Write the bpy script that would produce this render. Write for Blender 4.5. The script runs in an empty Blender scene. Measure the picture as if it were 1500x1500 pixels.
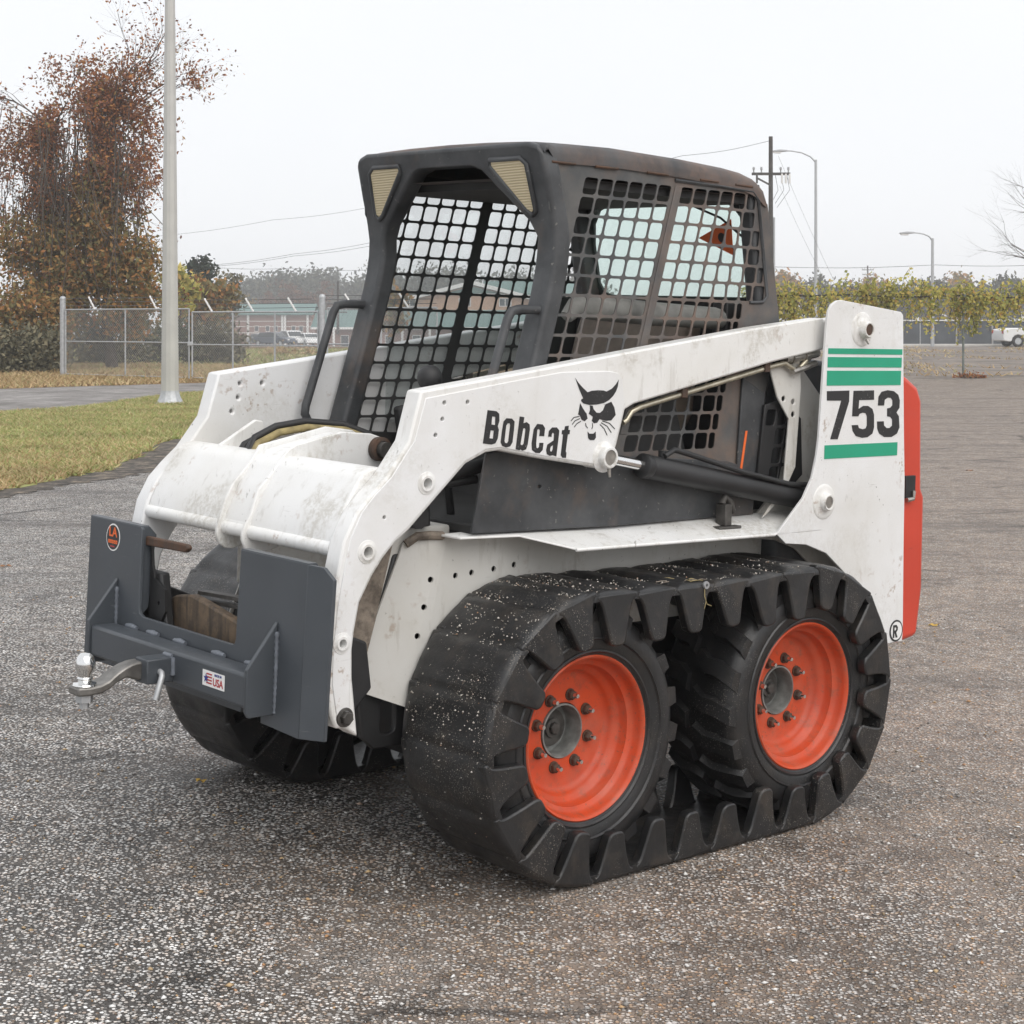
import bpy, bmesh, math, random
import numpy as np
from mathutils import Vector, Matrix
from mathutils.geometry import delaunay_2d_cdt

SC = bpy.context.scene
COL = SC.collection
R = math.radians
random.seed(7)
RNG = np.random.default_rng(11)

# ---------------------------------------------------------------- camera, world, sun, exposure
CAM_Z = 1.485
FPX = 2536.0            # focal length for a 1500 px wide frame
HORIZON = 470.0
cd = bpy.data.cameras.new('camera')
cam = bpy.data.objects.new('camera', cd)
COL.objects.link(cam)
cam.location = (0, 0, CAM_Z)
cam.rotation_euler = (R(90), 0, 0)
cd.sensor_fit = 'HORIZONTAL'
cd.sensor_width = 36.0
cd.lens = FPX / 1500 * 36.0
cd.shift_y = -(750 - HORIZON) / 1500
cd.clip_start = 0.05
cd.clip_end = 3000
SC.camera = cam

SUN_EL, SUN_AZ = R(46), R(148)        # azimuth measured from +Y towards +X: behind and right of the camera
world = bpy.data.worlds.new('World')
SC.world = world
world.use_nodes = True
wn = world.node_tree
wn.nodes.clear()
wo = wn.nodes.new('ShaderNodeOutputWorld')
wm = wn.nodes.new('ShaderNodeMixShader')
wm.inputs[0].default_value = 0.90
b1 = wn.nodes.new('ShaderNodeBackground')
b2 = wn.nodes.new('ShaderNodeBackground')
sk = wn.nodes.new('ShaderNodeTexSky')
sk.sky_type = 'NISHITA'
sk.sun_disc = False
sk.sun_elevation = SUN_EL
sk.sun_rotation = SUN_AZ
sk.dust_density = 4.0
b1.inputs['Strength'].default_value = 0.08
cl = wn.nodes.new('ShaderNodeTexNoise')                         # faint tone in the cloud deck
cl.inputs['Scale'].default_value = 2.2
cl.inputs['Detail'].default_value = 5
ct = wn.nodes.new('ShaderNodeTexCoord')
cr_ = wn.nodes.new('ShaderNodeValToRGB')
cr_.color_ramp.elements[0].position, cr_.color_ramp.elements[1].position = .3, .7
cr_.color_ramp.elements[0].color = (.835, .848, .872, 1)
cr_.color_ramp.elements[1].color = (.885, .896, .918, 1)
wn.links.new(ct.outputs['Generated'], cl.inputs['Vector'])
wn.links.new(cl.outputs['Fac'], cr_.inputs[0])
wn.links.new(cr_.outputs[0], b2.inputs['Color'])
b2.inputs['Strength'].default_value = .985
wn.links.new(sk.outputs[0], b1.inputs['Color'])
wn.links.new(b1.outputs[0], wm.inputs[1])
wn.links.new(b2.outputs[0], wm.inputs[2])
wn.links.new(wm.outputs[0], wo.inputs['Surface'])

sl = bpy.data.lights.new('sun', 'SUN')
sl.energy = 1.35
sl.angle = R(60)
sl.color = (1.0, 0.965, 0.92)
sun = bpy.data.objects.new('sun', sl)
COL.objects.link(sun)
sdir = Vector((math.sin(SUN_AZ) * math.cos(SUN_EL), math.cos(SUN_AZ) * math.cos(SUN_EL), math.sin(SUN_EL)))
sun.rotation_euler = sdir.to_track_quat('Z', 'Y').to_euler()
sun.location = sdir * 40

SC.view_settings.view_transform = 'Standard'
SC.view_settings.look = 'None'
SC.view_settings.exposure = 0.36
SC.view_settings.gamma = 1.0
SC.view_settings.use_curve_mapping = False
SC.cycles.use_denoising = True
SC.cycles.max_bounces = 5
SC.cycles.diffuse_bounces = 3
SC.cycles.volume_bounces = 1
SC.cycles.use_adaptive_sampling = True
SC.cycles.adaptive_threshold = .018
SC.cycles.transparent_max_bounces = 12


def at(px, py, d):
    """world point that stands d metres in front of the camera, from its place in the photograph"""
    return Vector(((px - 750) / FPX * d, d, CAM_Z + (HORIZON - py) / FPX * d))


# ---------------------------------------------------------------- material helpers
class N:
    def __init__(s, name):
        s.m = bpy.data.materials.new(name)
        s.m.use_nodes = True
        s.t = s.m.node_tree
        s.b = s.t.nodes['Principled BSDF']
        s.geo = s.t.nodes.new('ShaderNodeNewGeometry')
        s.pos = s.geo.outputs['Position']

    def n(s, k, **kw):
        x = s.t.nodes.new('ShaderNode' + k)
        for a, v in kw.items():
            setattr(x, a, v)
        return x

    def put(s, sock, val):
        if hasattr(val, 'is_linked'):
            s.t.links.new(val, sock)
        elif isinstance(val, tuple) and len(val) == 3 and sock.type == 'RGBA':
            sock.default_value = (*val, 1)
        else:
            sock.default_value = val

    def noise(s, scale, detail=4, rough=.55, vec=None, out='Fac'):
        x = s.n('TexNoise')
        s.put(x.inputs['Vector'], vec or s.pos)
        x.inputs['Scale'].default_value = scale
        x.inputs['Detail'].default_value = detail
        x.inputs['Roughness'].default_value = rough
        return x.outputs[out]

    def vor(s, scale, feature='F1', vec=None, rnd=1.0):
        x = s.n('TexVoronoi', feature=feature)
        s.put(x.inputs['Vector'], vec or s.pos)
        x.inputs['Scale'].default_value = scale
        x.inputs['Randomness'].default_value = rnd
        return x

    def ramp(s, fac, stops, interp='LINEAR'):
        x = s.n('ValToRGB')
        x.color_ramp.interpolation = interp
        e = x.color_ramp.elements
        while len(e) < len(stops):
            e.new(.5)
        for i, (p, c) in enumerate(stops):
            e[i].position = p
            if isinstance(c, (int, float)):
                c = (c, c, c)
            e[i].color = (*c, 1)
        s.put(x.inputs[0], fac)
        return x.outputs[0]

    def mix(s, fac, a, b, blend='MIX'):
        x = s.n('Mix', data_type='RGBA', blend_type=blend)
        s.put(x.inputs[0], fac)
        s.put(x.inputs[6], a)
        s.put(x.inputs[7], b)
        return x.outputs[2]

    def math(s, op, a, b=0.0):
        x = s.n('Math', operation=op)
        s.put(x.inputs[0], a)
        s.put(x.inputs[1], b)
        return x.outputs[0]

    def scale(s, vec, sc):
        x = s.n('Mapping')
        x.inputs['Scale'].default_value = sc
        s.put(x.inputs['Vector'], vec)
        return x.outputs[0]

    def bump(s, h, strength=.3, dist=.01):
        x = s.n('Bump')
        x.inputs['Strength'].default_value = strength
        x.inputs['Distance'].default_value = dist
        s.put(x.inputs['Height'], h)
        s.put(s.b.inputs['Normal'], x.outputs[0])

    def done(s, col=None, rough=.6, metal=0.0, spec=.5):
        if col is not None:
            s.put(s.b.inputs['Base Color'], col)
        s.put(s.b.inputs['Roughness'], rough)
        s.put(s.b.inputs['Metallic'], metal)
        s.put(s.b.inputs['Specular IOR Level'], spec)
        return s.m


def plain(name, col, rough=.6, metal=0.0, var=.12, sc=6.0, spec=.5):
    n = N(name)
    c = n.mix(n.ramp(n.noise(sc, 5), [(.35, 0), (.7, 1)]), tuple(x * (1 - var) for x in col), tuple(min(1, x * (1 + var)) for x in col))
    return n.done(c, rough, metal, spec)


MT = {}


def white_paint(name, base, dirt, wear):
    n = N(name)
    big = n.ramp(n.noise(2.3, 6, .6), [(.42, 0), (.75, 1)])
    c = n.mix(big, base, tuple(x * y for x, y in zip(base, (.86, .84, .80))))
    streak = n.ramp(n.noise(1.0, 5, .6, n.scale(n.pos, (26, 26, 5))), [(.58, 0), (.76, 1)])
    c = n.mix(n.math('MULTIPLY', streak, dirt), c, (.40, .375, .33))
    fleck = n.ramp(n.noise(85, 3, .6), [(.69, 0), (.73, 1)])
    zone = n.ramp(n.noise(3.7, 3), [(.45, 0), (.62, 1)])
    c = n.mix(n.math('MULTIPLY', n.math('MULTIPLY', fleck, zone), .8), c, (.10, .085, .07))
    rust = n.math('MULTIPLY', n.ramp(n.noise(5.1, 4), [(.57, 0), (.68, 1)]), n.ramp(n.noise(38, 5, .65), [(.54, 0), (.64, 1)]))
    c = n.mix(n.math('MULTIPLY', rust, .75), c, (.27, .15, .075))
    scr = n.ramp(n.noise(1.0, 3, .5, n.scale(n.pos, (9, 9, 130))), [(.69, 0), (.74, 1)])
    c = n.mix(n.math('MULTIPLY', n.math('MULTIPLY', scr, zone), .35), c, (.34, .32, .30))
    worn = n.math('MULTIPLY', n.ramp(n.noise(4.3, 5, .6), [(.53, 0), (.60, 1)]), n.ramp(n.noise(60, 6, .75), [(.42, 0), (.58, 1)]))
    c = n.mix(n.math('MULTIPLY', worn, min(1.0, .55 * wear)), c, (.45, .42, .36))
    cut = n.math('MULTIPLY', n.ramp(n.noise(1.0, 4, .6, n.scale(n.pos, (70, 12, 20))), [(.66, 0), (.69, 1)]), n.ramp(n.noise(2.9, 3), [(.50, 0), (.60, 1)]))
    c = n.mix(n.math('MULTIPLY', cut, min(1.0, .6 * wear)), c, (.20, .18, .155))
    n.bump(n.noise(30, 4), .05, .004)
    return n.done(c, n.ramp(n.noise(9, 4), [(.3, .32), (.7, .52)]))


MT['white'] = white_paint('worn_white_paint', (.80, .80, .79), .55, 1.0)
MT['white_clean'] = white_paint('white_side_paint', (.79, .795, .80), .10, .35)
MT['white_dirty'] = white_paint('dirty_white_paint', (.62, .61, .58), .85, 1.3)


def cab_paint():
    n = N('weathered_dark_cab_paint')
    c = n.mix(n.ramp(n.noise(7, 6, .6), [(.35, 0), (.7, 1)]), (.032, .034, .037), (.078, .081, .085))
    rust = n.ramp(n.noise(3.2, 7, .65), [(.54, 0), (.70, 1)])
    c = n.mix(n.math('MULTIPLY', rust, .6), c, (.145, .098, .070))
    spot = n.ramp(n.noise(55, 3), [(.68, 0), (.72, 1)])
    c = n.mix(n.math('MULTIPLY', spot, .6), c, (.23, .22, .20))
    n.bump(n.noise(70, 4), .10, .003)
    return n.done(c, n.ramp(n.noise(12, 4), [(.3, .42), (.7, .62)]))


MT['cab'] = cab_paint()


def roof_paint():
    n = N('rust_bloomed_roof_paint')
    c = n.mix(n.ramp(n.noise(7, 6, .6), [(.35, 0), (.7, 1)]), (.040, .041, .043), (.085, .086, .088))
    rust = n.math('MULTIPLY', n.ramp(n.noise(2.4, 6, .65), [(.40, 0), (.58, 1)]), n.ramp(n.noise(40, 5, .7), [(.30, .4), (.6, 1)]))
    c = n.mix(n.math('MULTIPLY', rust, .72), c, (.165, .105, .078))
    n.bump(n.noise(70, 4), .12, .003)
    return n.done(c, n.ramp(n.noise(12, 4), [(.3, .40), (.7, .62)]))


MT['roof'] = roof_paint()


def cab_rust():
    n = N('rust_tinged_guard_paint')
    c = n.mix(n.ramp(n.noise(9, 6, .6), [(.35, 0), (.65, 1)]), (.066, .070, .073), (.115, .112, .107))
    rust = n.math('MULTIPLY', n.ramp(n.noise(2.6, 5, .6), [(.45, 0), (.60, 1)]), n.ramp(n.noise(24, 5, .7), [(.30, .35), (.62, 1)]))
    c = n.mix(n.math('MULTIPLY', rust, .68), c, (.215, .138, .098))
    n.bump(n.noise(70, 4), .1, .003)
    return n.done(c, .55)


MT['cab_side'] = cab_rust()
MT['black'] = plain('satin_black_paint', (.018, .018, .019), .5, var=.35)
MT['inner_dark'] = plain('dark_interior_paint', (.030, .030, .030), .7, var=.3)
MT['liner'] = plain('grey_headliner', (.075, .073, .062), .8, var=.15)


def rubber(name, base, dust):
    n = N(name)
    c = n.mix(n.ramp(n.noise(6, 6, .6), [(.35, 0), (.7, 1)]), tuple(x * .75 for x in base), tuple(x * 1.5 for x in base))
    sep = n.n('SeparateXYZ')
    n.put(sep.inputs[0], n.geo.outputs['Normal'])
    sp = n.vor(190)
    grit = n.math('MULTIPLY', n.ramp(sp.outputs['Distance'], [(.20, 1), (.33, 0)]), n.ramp(n.noise(5.5, 5, .7), [(.50, 0), (.62, 1)]))
    pick = n.ramp(n.noise(260, 1), [(.50, 0), (.56, 1)])
    c = n.mix(n.math('MULTIPLY', n.math('MULTIPLY', grit, pick), dust), c, (.36, .33, .28))
    soil = n.ramp(n.noise(13, 7, .72), [(.50, 0), (.70, 1)])
    c = n.mix(n.math('MULTIPLY', soil, dust * .38), c, (.095, .076, .058))
    n.bump(n.math('ADD', n.noise(40, 5, .7), n.math('MULTIPLY', grit, .6)), .35, .004)
    return n.done(c, n.ramp(n.noise(14, 4), [(.3, .28), (.7, .56)]), spec=.6)


MT['rubber'] = rubber('dusty_track_rubber', (.0115, .0115, .0122), .9)
MT['lug'] = rubber('track_lug_rubber', (.0125, .0125, .0132), .9)
MT['tyre'] = rubber('tyre_rubber', (.0115, .0115, .0122), .45)


def orange_paint():
    n = N('orange_red_wheel_paint')
    c = n.mix(n.ramp(n.noise(9, 6, .65), [(.40, 0), (.72, 1)]), (.58, .066, .014), (.46, .056, .018))
    c = n.mix(n.math('MULTIPLY', n.ramp(n.noise(30, 6, .7), [(.52, 0), (.68, 1)]), .55), c, (.20, .075, .045))
    chip = n.math('MULTIPLY', n.ramp(n.noise(120, 3, .6), [(.64, 0), (.68, 1)]), n.ramp(n.noise(8, 3), [(.48, 0), (.6, 1)]))
    c = n.mix(n.math('MULTIPLY', chip, .7), c, (.11, .065, .05))
    dust = n.ramp(n.noise(6, 5, .65), [(.46, 0), (.70, 1)])
    c = n.mix(n.math('MULTIPLY', dust, .22), c, (.33, .24, .18))
    return n.done(c, n.ramp(n.noise(20, 5), [(.3, .36), (.7, .62)]))


MT['orange'] = orange_paint()
MT['red_old'] = plain('red_tailgate_paint', (.56, .045, .032), .38, var=.08)
MT['slate_old'] = plain('slate_grey_paint', (.068, .077, .087), .38, var=.10, sc=9)


def scuffed(name, base, mark, rough):
    n = N(name)
    c = n.mix(n.ramp(n.noise(3.5, 5, .6), [(.35, 0), (.7, 1)]), tuple(x * .90 for x in base), tuple(x * 1.10 for x in base))
    s1 = n.math('MULTIPLY', n.ramp(n.noise(1.0, 4, .6, n.scale(n.pos, (16, 16, 120))), [(.66, 0), (.72, 1)]), n.ramp(n.noise(4, 3), [(.48, 0), (.62, 1)]))
    s2 = n.math('MULTIPLY', n.ramp(n.noise(90, 4, .7), [(.66, 0), (.72, 1)]), n.ramp(n.noise(5, 3), [(.46, 0), (.62, 1)]))
    c = n.mix(n.math('MULTIPLY', n.math('MAXIMUM', s1, s2), .5), c, mark)
    n.bump(n.noise(120, 3), .04, .002)
    return n.done(c, n.ramp(n.noise(7, 5, .65), [(.3, rough - .08), (.7, rough + .14)]))


MT['red'] = scuffed('red_tailgate_paint', (.58, .058, .030), (.30, .05, .04), .40)
MT['slate'] = scuffed('slate_grey_paint', (.060, .068, .078), (.15, .16, .17), .38)
MT['weld'] = plain('painted_weld_bead', (.14, .155, .18), .42, var=.2, sc=60)
MT['chrome'] = plain('chrome', (.80, .80, .79), .12, 1.0, var=.06)
MT['steel'] = plain('dull_steel', (.42, .40, .37), .42, 1.0, var=.25, sc=30)
MT['old_steel'] = plain('worn_grey_steel', (.26, .25, .235), .48, .85, var=.3, sc=22)
MT['zinc'] = plain('galvanised_steel', (.46, .47, .48), .48, .55, var=.12, sc=14)
MT['darksteel'] = plain('dark_cast_steel', (.085, .080, .074), .55, .4, var=.35, sc=30)


def rusty(name, a, b, streak=.55):
    n = N(name)
    c = n.mix(n.ramp(n.noise(11, 7, .7), [(.38, 0), (.66, 1)]), a, b)
    st = n.ramp(n.noise(1.0, 4, .6, n.scale(n.pos, (40, 40, 4))), [(.50, 0), (.66, 1)])
    c = n.mix(n.math('MULTIPLY', st, streak), c, (.045, .036, .028))
    c = n.mix(n.math('MULTIPLY', n.ramp(n.noise(34, 6, .7), [(.50, 0), (.64, 1)]), .6), c, (.060, .048, .040))
    n.bump(n.noise(50, 5), .3, .004)
    return n.done(c, .75)


MT['rust'] = rusty('rusty_steel', (.10, .050, .028), (.055, .037, .029))
MT['rustplate'] = rusty('muddy_worn_steel', (.165, .115, .072), (.065, .052, .042), .8)
MT['hub_wall'] = plain('grey_hub_paint', (.19, .195, .185), .5, var=.35, sc=25)
MT['soil'] = rusty('caked_dry_soil', (.30, .25, .20), (.10, .080, .062), .1)
MT['green_decal'] = plain('green_stripe_vinyl', (.016, .335, .195), .4, var=.04)


def worn_vinyl():
    n = N('black_vinyl')
    wear = n.math('MULTIPLY', n.ramp(n.noise(140, 4, .7), [(.63, 0), (.68, 1)]), n.ramp(n.noise(9, 3), [(.46, 0), (.60, 1)]))
    c = n.mix(n.math('MULTIPLY', wear, .7), n.mix(n.noise(14, 4), (.014, .014, .015), (.028, .028, .029)), (.42, .42, .41))
    return n.done(c, .45)


MT['decal_black'] = worn_vinyl()
MT['decal_white'] = plain('white_vinyl', (.80, .80, .79), .4, var=.03)
MT['decal_orange'] = plain('orange_vinyl', (.80, .15, .03), .45, var=.05)
MT['decal_red'] = plain('red_vinyl', (.42, .035, .04), .45, var=.05)
MT['decal_blue'] = plain('blue_vinyl', (.025, .04, .22), .45, var=.05)


def lens():
    n = N('ribbed_tan_lamp_lens')
    w = n.n('TexWave', wave_type='BANDS', bands_direction='Z')
    n.put(w.inputs['Vector'], n.pos)
    w.inputs['Scale'].default_value = 42
    w.inputs['Distortion'].default_value = .3
    c = n.mix(w.outputs['Fac'], (.46, .38, .23), (.60, .51, .34))
    n.bump(w.outputs['Fac'], .4, .003)
    return n.done(c, .28)


MT['lens'] = lens()


def glass(name, tint, amount, rough=.02):
    n = N(name)
    out = [x for x in n.t.nodes if x.type == 'OUTPUT_MATERIAL'][0]
    tr = n.n('BsdfTransparent')
    tr.inputs[0].default_value = (*tint, 1)
    gl = n.n('BsdfGlossy')
    gl.inputs['Roughness'].default_value = rough
    gl.inputs['Color'].default_value = (.9, .95, .95, 1)
    lw = n.n('LayerWeight')
    lw.inputs['Blend'].default_value = .5
    fr = n.n('Math', operation='MULTIPLY_ADD')
    n.put(fr.inputs[0], n.math('POWER', lw.outputs['Facing'], 5.0))
    fr.inputs[1].default_value = .8
    fr.inputs[2].default_value = .05
    dirt = n.n('BsdfDiffuse')
    dirt.inputs[0].default_value = (.55, .60, .58, 1)
    m1 = n.n('MixShader')
    m2 = n.n('MixShader')
    f2 = n.math('MULTIPLY', n.ramp(n.noise(9, 6, .7), [(.35, .4), (.75, 1)]), amount)
    n.t.links.new(fr.outputs[0], m1.inputs[0])
    n.t.links.new(tr.outputs[0], m1.inputs[1])
    n.t.links.new(gl.outputs[0], m1.inputs[2])
    n.t.links.new(f2, m2.inputs[0])
    n.t.links.new(m1.outputs[0], m2.inputs[1])
    n.t.links.new(dirt.outputs[0], m2.inputs[2])
    n.t.links.new(m2.outputs[0], out.inputs['Surface'])
    return n.m


MT['rear_glass'] = glass('green_tinted_glass', (.90, .975, .95), .05)
MT['side_glass'] = glass('clear_side_window', (.93, .94, .94), .10)
MT['car_glass'] = plain('dark_car_glass', (.05, .06, .065), .12, var=.2)
MT['seat'] = plain('worn_brown_vinyl', (.19, .155, .125), .62, var=.2, sc=18)
MT['grey_pad'] = plain('grey_foam_padding', (.24, .24, .225), .75, var=.2, sc=18)
MT['hose'] = plain('black_hose_rubber', (.022, .022, .023), .55, var=.3)
MT['hose_sleeve'] = plain('yellowed_hose_sleeve', (.30, .24, .11), .7, var=.3, sc=40)
MT['pipe'] = plain('yellow_zinc_pipe', (.50, .46, .36), .32, .8, var=.25, sc=25)


# ---------------------------------------------------------------- geometry helpers
class MB:
    def __init__(s, off=(0, 0, 0)):
        s.v, s.f, s.o = [], [], off

    def add(s, vs, fs):
        k = len(s.v)
        s.v += [(p[0] - s.o[0], p[1] - s.o[1], p[2] - s.o[2]) for p in vs]
        s.f += [tuple(i + k for i in f) for f in fs]
        return s

    def box(s, x0, x1, y0, y1, z0, z1):
        vs = [(x, y, z) for x in (x0, x1) for y in (y0, y1) for z in (z0, z1)]
        return s.add(vs, [(0, 1, 3, 2), (4, 6, 7, 5), (0, 4, 5, 1), (2, 3, 7, 6), (0, 2, 6, 4), (1, 5, 7, 3)])

    def prism(s, pts, mp, a, b):
        n = len(pts)
        vs = [mp(p, a) for p in pts] + [mp(p, b) for p in pts]
        return s.add(vs, [tuple(range(n)), tuple(range(2 * n - 1, n - 1, -1))] + [(i, (i + 1) % n, n + (i + 1) % n, n + i) for i in range(n)])

    def plate(s, outer, holes, mp, a, b):
        loops = [outer] + list(holes)
        pts, edges, idx = [], [], []
        for lp in loops:
            k = len(pts)
            n = len(lp)
            pts += [Vector(p) for p in lp]
            edges += [(k + i, k + (i + 1) % n) for i in range(n)]
        V2, _, F2, _, _, _ = delaunay_2d_cdt(pts, edges, [], 1, 1e-6)
        V2 = [tuple(p) for p in V2]
        bbs = [(min(p[0] for p in h), max(p[0] for p in h), min(p[1] for p in h), max(p[1] for p in h), h) for h in holes]
        keep = []
        for f in F2:
            cx = sum(V2[i][0] for i in f) / len(f)
            cy = sum(V2[i][1] for i in f) / len(f)
            if not inside((cx, cy), outer):
                continue
            if any(x0 < cx < x1 and y0 < cy < y1 and inside((cx, cy), h) for x0, x1, y0, y1, h in bbs):
                continue
            keep.append(tuple(f))
        n = len(V2)
        vs = [mp(p, a) for p in V2] + [mp(p, b) for p in V2]
        fs = keep + [tuple(i + n for i in reversed(f)) for f in keep]
        cnt = {}
        for f in keep:
            for i in range(len(f)):
                e = (f[i], f[(i + 1) % len(f)])
                cnt[e] = 1
        for (i, j) in cnt:
            if (j, i) not in cnt:
                fs.append((j, i, i + n, j + n))
        return s.add(vs, fs)

    def tube(s, path, r, n=8, closed=False):
        path = [Vector(p) for p in path]
        rs = r if isinstance(r, (list, tuple)) else [r] * len(path)
        vs, fs = [], []
        m = len(path)
        up = None
        for i, p in enumerate(path):
            d = (path[(i + 1) % m] - path[i - 1]) if closed else (path[min(i + 1, m - 1)] - path[max(i - 1, 0)])
            d.normalize()
            if up is None:
                up = Vector((0, 0, 1)) if abs(d.z) < .9 else Vector((1, 0, 0))
            a = d.cross(up).normalized()
            b = a.cross(d).normalized()
            up = b
            for k in range(n):
                t = 2 * math.pi * k / n
                vs.append(tuple(p + (a * math.cos(t) + b * math.sin(t)) * rs[i]))
        for i in range(m if closed else m - 1):
            j = (i + 1) % m
            for k in range(n):
                fs.append((i * n + k, i * n + (k + 1) % n, j * n + (k + 1) % n, j * n + k))
        if not closed:
            fs.append(tuple(range(n - 1, -1, -1)))
            fs.append(tuple((m - 1) * n + k for k in range(n)))
        return s.add(vs, fs)

    def lathe(s, prof, c, ax, n=32, closed=False):
        c, ax = Vector(c), Vector(ax).normalized()
        a = ax.orthogonal().normalized()
        b = ax.cross(a)
        vs, fs = [], []
        for k in range(n):
            t = 2 * math.pi * k / n
            d = a * math.cos(t) + b * math.sin(t)
            vs += [tuple(c + d * r + ax * h) for r, h in prof]
        m = len(prof)
        for k in range(n):
            k2 = (k + 1) % n
            for i in range(m if closed else m - 1):
                j = (i + 1) % m
                fs.append((k * m + i, k * m + j, k2 * m + j, k2 * m + i))
        return s.add(vs, fs)

    def cyl(s, p0, p1, r0, r1=None, n=16):
        p0, p1 = Vector(p0), Vector(p1)
        L = (p1 - p0).length
        r1 = r0 if r1 is None else r1
        return s.lathe([(1e-4, 0), (r0, 0), (r1, L), (1e-4, L)], p0, p1 - p0, n)


def inside(p, poly):
    x, y = p
    r = False
    j = len(poly) - 1
    for i in range(len(poly)):
        xi, yi = poly[i]
        xj, yj = poly[j]
        if (yi > y) != (yj > y) and x < (xj - xi) * (y - yi) / (yj - yi) + xi:
            r = not r
        j = i
    return r


def props(o, label=None, cat=None, group=None, kind=None):
    for k, v in (('label', label), ('category', cat), ('group', group), ('kind', kind)):
        if v:
            o[k] = v
    return o


def mesh_of(name, mb, mat, smooth=35, recalc=True):
    me = bpy.data.meshes.new(name)
    me.from_pydata(mb.v, [], mb.f)
    if recalc:
        bm = bmesh.new()
        bm.from_mesh(me)
        bmesh.ops.remove_doubles(bm, verts=bm.verts, dist=1e-6)
        bmesh.ops.recalc_face_normals(bm, faces=bm.faces)
        bm.to_mesh(me)
        bm.free()
    me.materials.append(MT[mat] if isinstance(mat, str) else mat)
    if smooth:
        me.polygons.foreach_set('use_smooth', [True] * len(me.polygons))
        me.set_sharp_from_angle(angle=R(smooth))
    return me


def link(name, me, parent=None):
    o = bpy.data.objects.new(name, me)
    COL.objects.link(o)
    if parent is not None:
        o.parent = parent
    return o


def obj(name, mb, mat, parent=None, bevel=0, smooth=35, seg=2, recalc=True):
    o = link(name, mesh_of(name, mb, mat, smooth, recalc), parent)
    if bevel:
        b = o.modifiers.new('bevel', 'BEVEL')
        b.width = bevel
        b.segments = seg
        b.limit_method = 'ANGLE'
        b.angle_limit = R(35)
        b.use_clamp_overlap = True
    return o


def empty(name, label=None, cat=None, group=None, matrix=None, loc=None, parent=None):
    o = bpy.data.objects.new(name, None)
    o.empty_display_size = .1
    COL.objects.link(o)
    if parent is not None:
        o.parent = parent
    if matrix is not None:
        o.matrix_world = matrix
    if loc is not None:
        o.location = loc
    return props(o, label, cat, group)


def np_mesh(name, V, F, mat, parent=None, smooth=False):
    me = bpy.data.meshes.new(name)
    V = np.asarray(V, np.float32)
    F = np.asarray(F, np.int32)
    k = F.shape[1]
    me.vertices.add(len(V))
    me.vertices.foreach_set('co', V.ravel())
    me.loops.add(F.size)
    me.loops.foreach_set('vertex_index', F.ravel())
    me.polygons.add(len(F))
    me.polygons.foreach_set('loop_start', np.arange(0, F.size, k, dtype=np.int32))
    me.polygons.foreach_set('loop_total', np.full(len(F), k, np.int32))
    if smooth:
        me.polygons.foreach_set('use_smooth', np.ones(len(F), bool))
    me.update(calc_edges=True)
    me.materials.append(MT[mat] if isinstance(mat, str) else mat)
    return link(name, me, parent)


# coordinates on the machine: u towards its rear, v towards its near side, w up
def mv(p, t): return (p[0], -t, p[1])          # outline in (u, w), thickness along v
def mu(p, t): return (t, -p[0], p[1])          # outline in (v, w), thickness along u
def mw(p, t): return (p[0], -p[1], t)          # outline in (u, v), thickness along w
def P(u, v, w): return (u, -v, w)


def circ(c, r, n=14, sq=1.0):
    return [(c[0] + r * math.cos(2 * math.pi * i / n), c[1] + r * sq * math.sin(2 * math.pi * i / n)) for i in range(n)]


def rrect(cx, cy, w, h, r, shear=0.0):
    out = []
    for sx, sy, a0 in ((1, 1, 0), (-1, 1, 90), (-1, -1, 180), (1, -1, 270)):
        for k in range(3):
            a = R(a0 + 45 * k)
            x, y = sx * (w / 2 - r) + r * math.cos(a), sy * (h / 2 - r) + r * math.sin(a)
            out.append((cx + x + shear * y, cy + y))
    return out


# ---------------------------------------------------------------- traced outlines in metres: (u, w) on the machine's near side
CAT = [[(0.0695,1.3338),(0.0805,1.3217),(0.0969,1.3086),(0.118,1.2944),(0.1338,1.2985),(0.159,1.3),(0.1799,1.2989),(0.1917,1.2958),(0.2124,1.3037),(0.2282,1.3162),(0.2385,1.3288),(0.2356,1.3095),(0.2291,1.2962),(0.218,1.283),(0.2021,1.2716),(0.1815,1.2635),(0.1539,1.2599),(0.1264,1.2592),(0.1034,1.2638),(0.094,1.2711),(0.0961,1.2759),(0.1019,1.2775),(0.0956,1.2874),(0.0834,1.307)],[(0.0907,1.2646),(0.0994,1.253),(0.1113,1.2398),(0.116,1.2365),(0.1212,1.2216),(0.1102,1.2143),(0.0986,1.2188),(0.0913,1.2303),(0.0844,1.2337),(0.087,1.2451)],[(0.1287,1.2582),(0.1394,1.2568),(0.143,1.2475),(0.1549,1.2375),(0.1688,1.2366),(0.1801,1.2437),(0.1887,1.2601),(0.2117,1.2672),(0.2241,1.2514),(0.2307,1.2297),(0.214,1.215),(0.1931,1.2138),(0.1673,1.2192),(0.1585,1.2094),(0.1471,1.208),(0.1376,1.2148),(0.1416,1.2262),(0.1322,1.2313),(0.1252,1.2347),(0.1294,1.2444)],[(0.1229,1.1855),(0.13,1.1795),(0.146,1.1791),(0.1541,1.1848),(0.1557,1.1683),(0.1491,1.1613),(0.1331,1.1617),(0.1259,1.1674)]]
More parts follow.
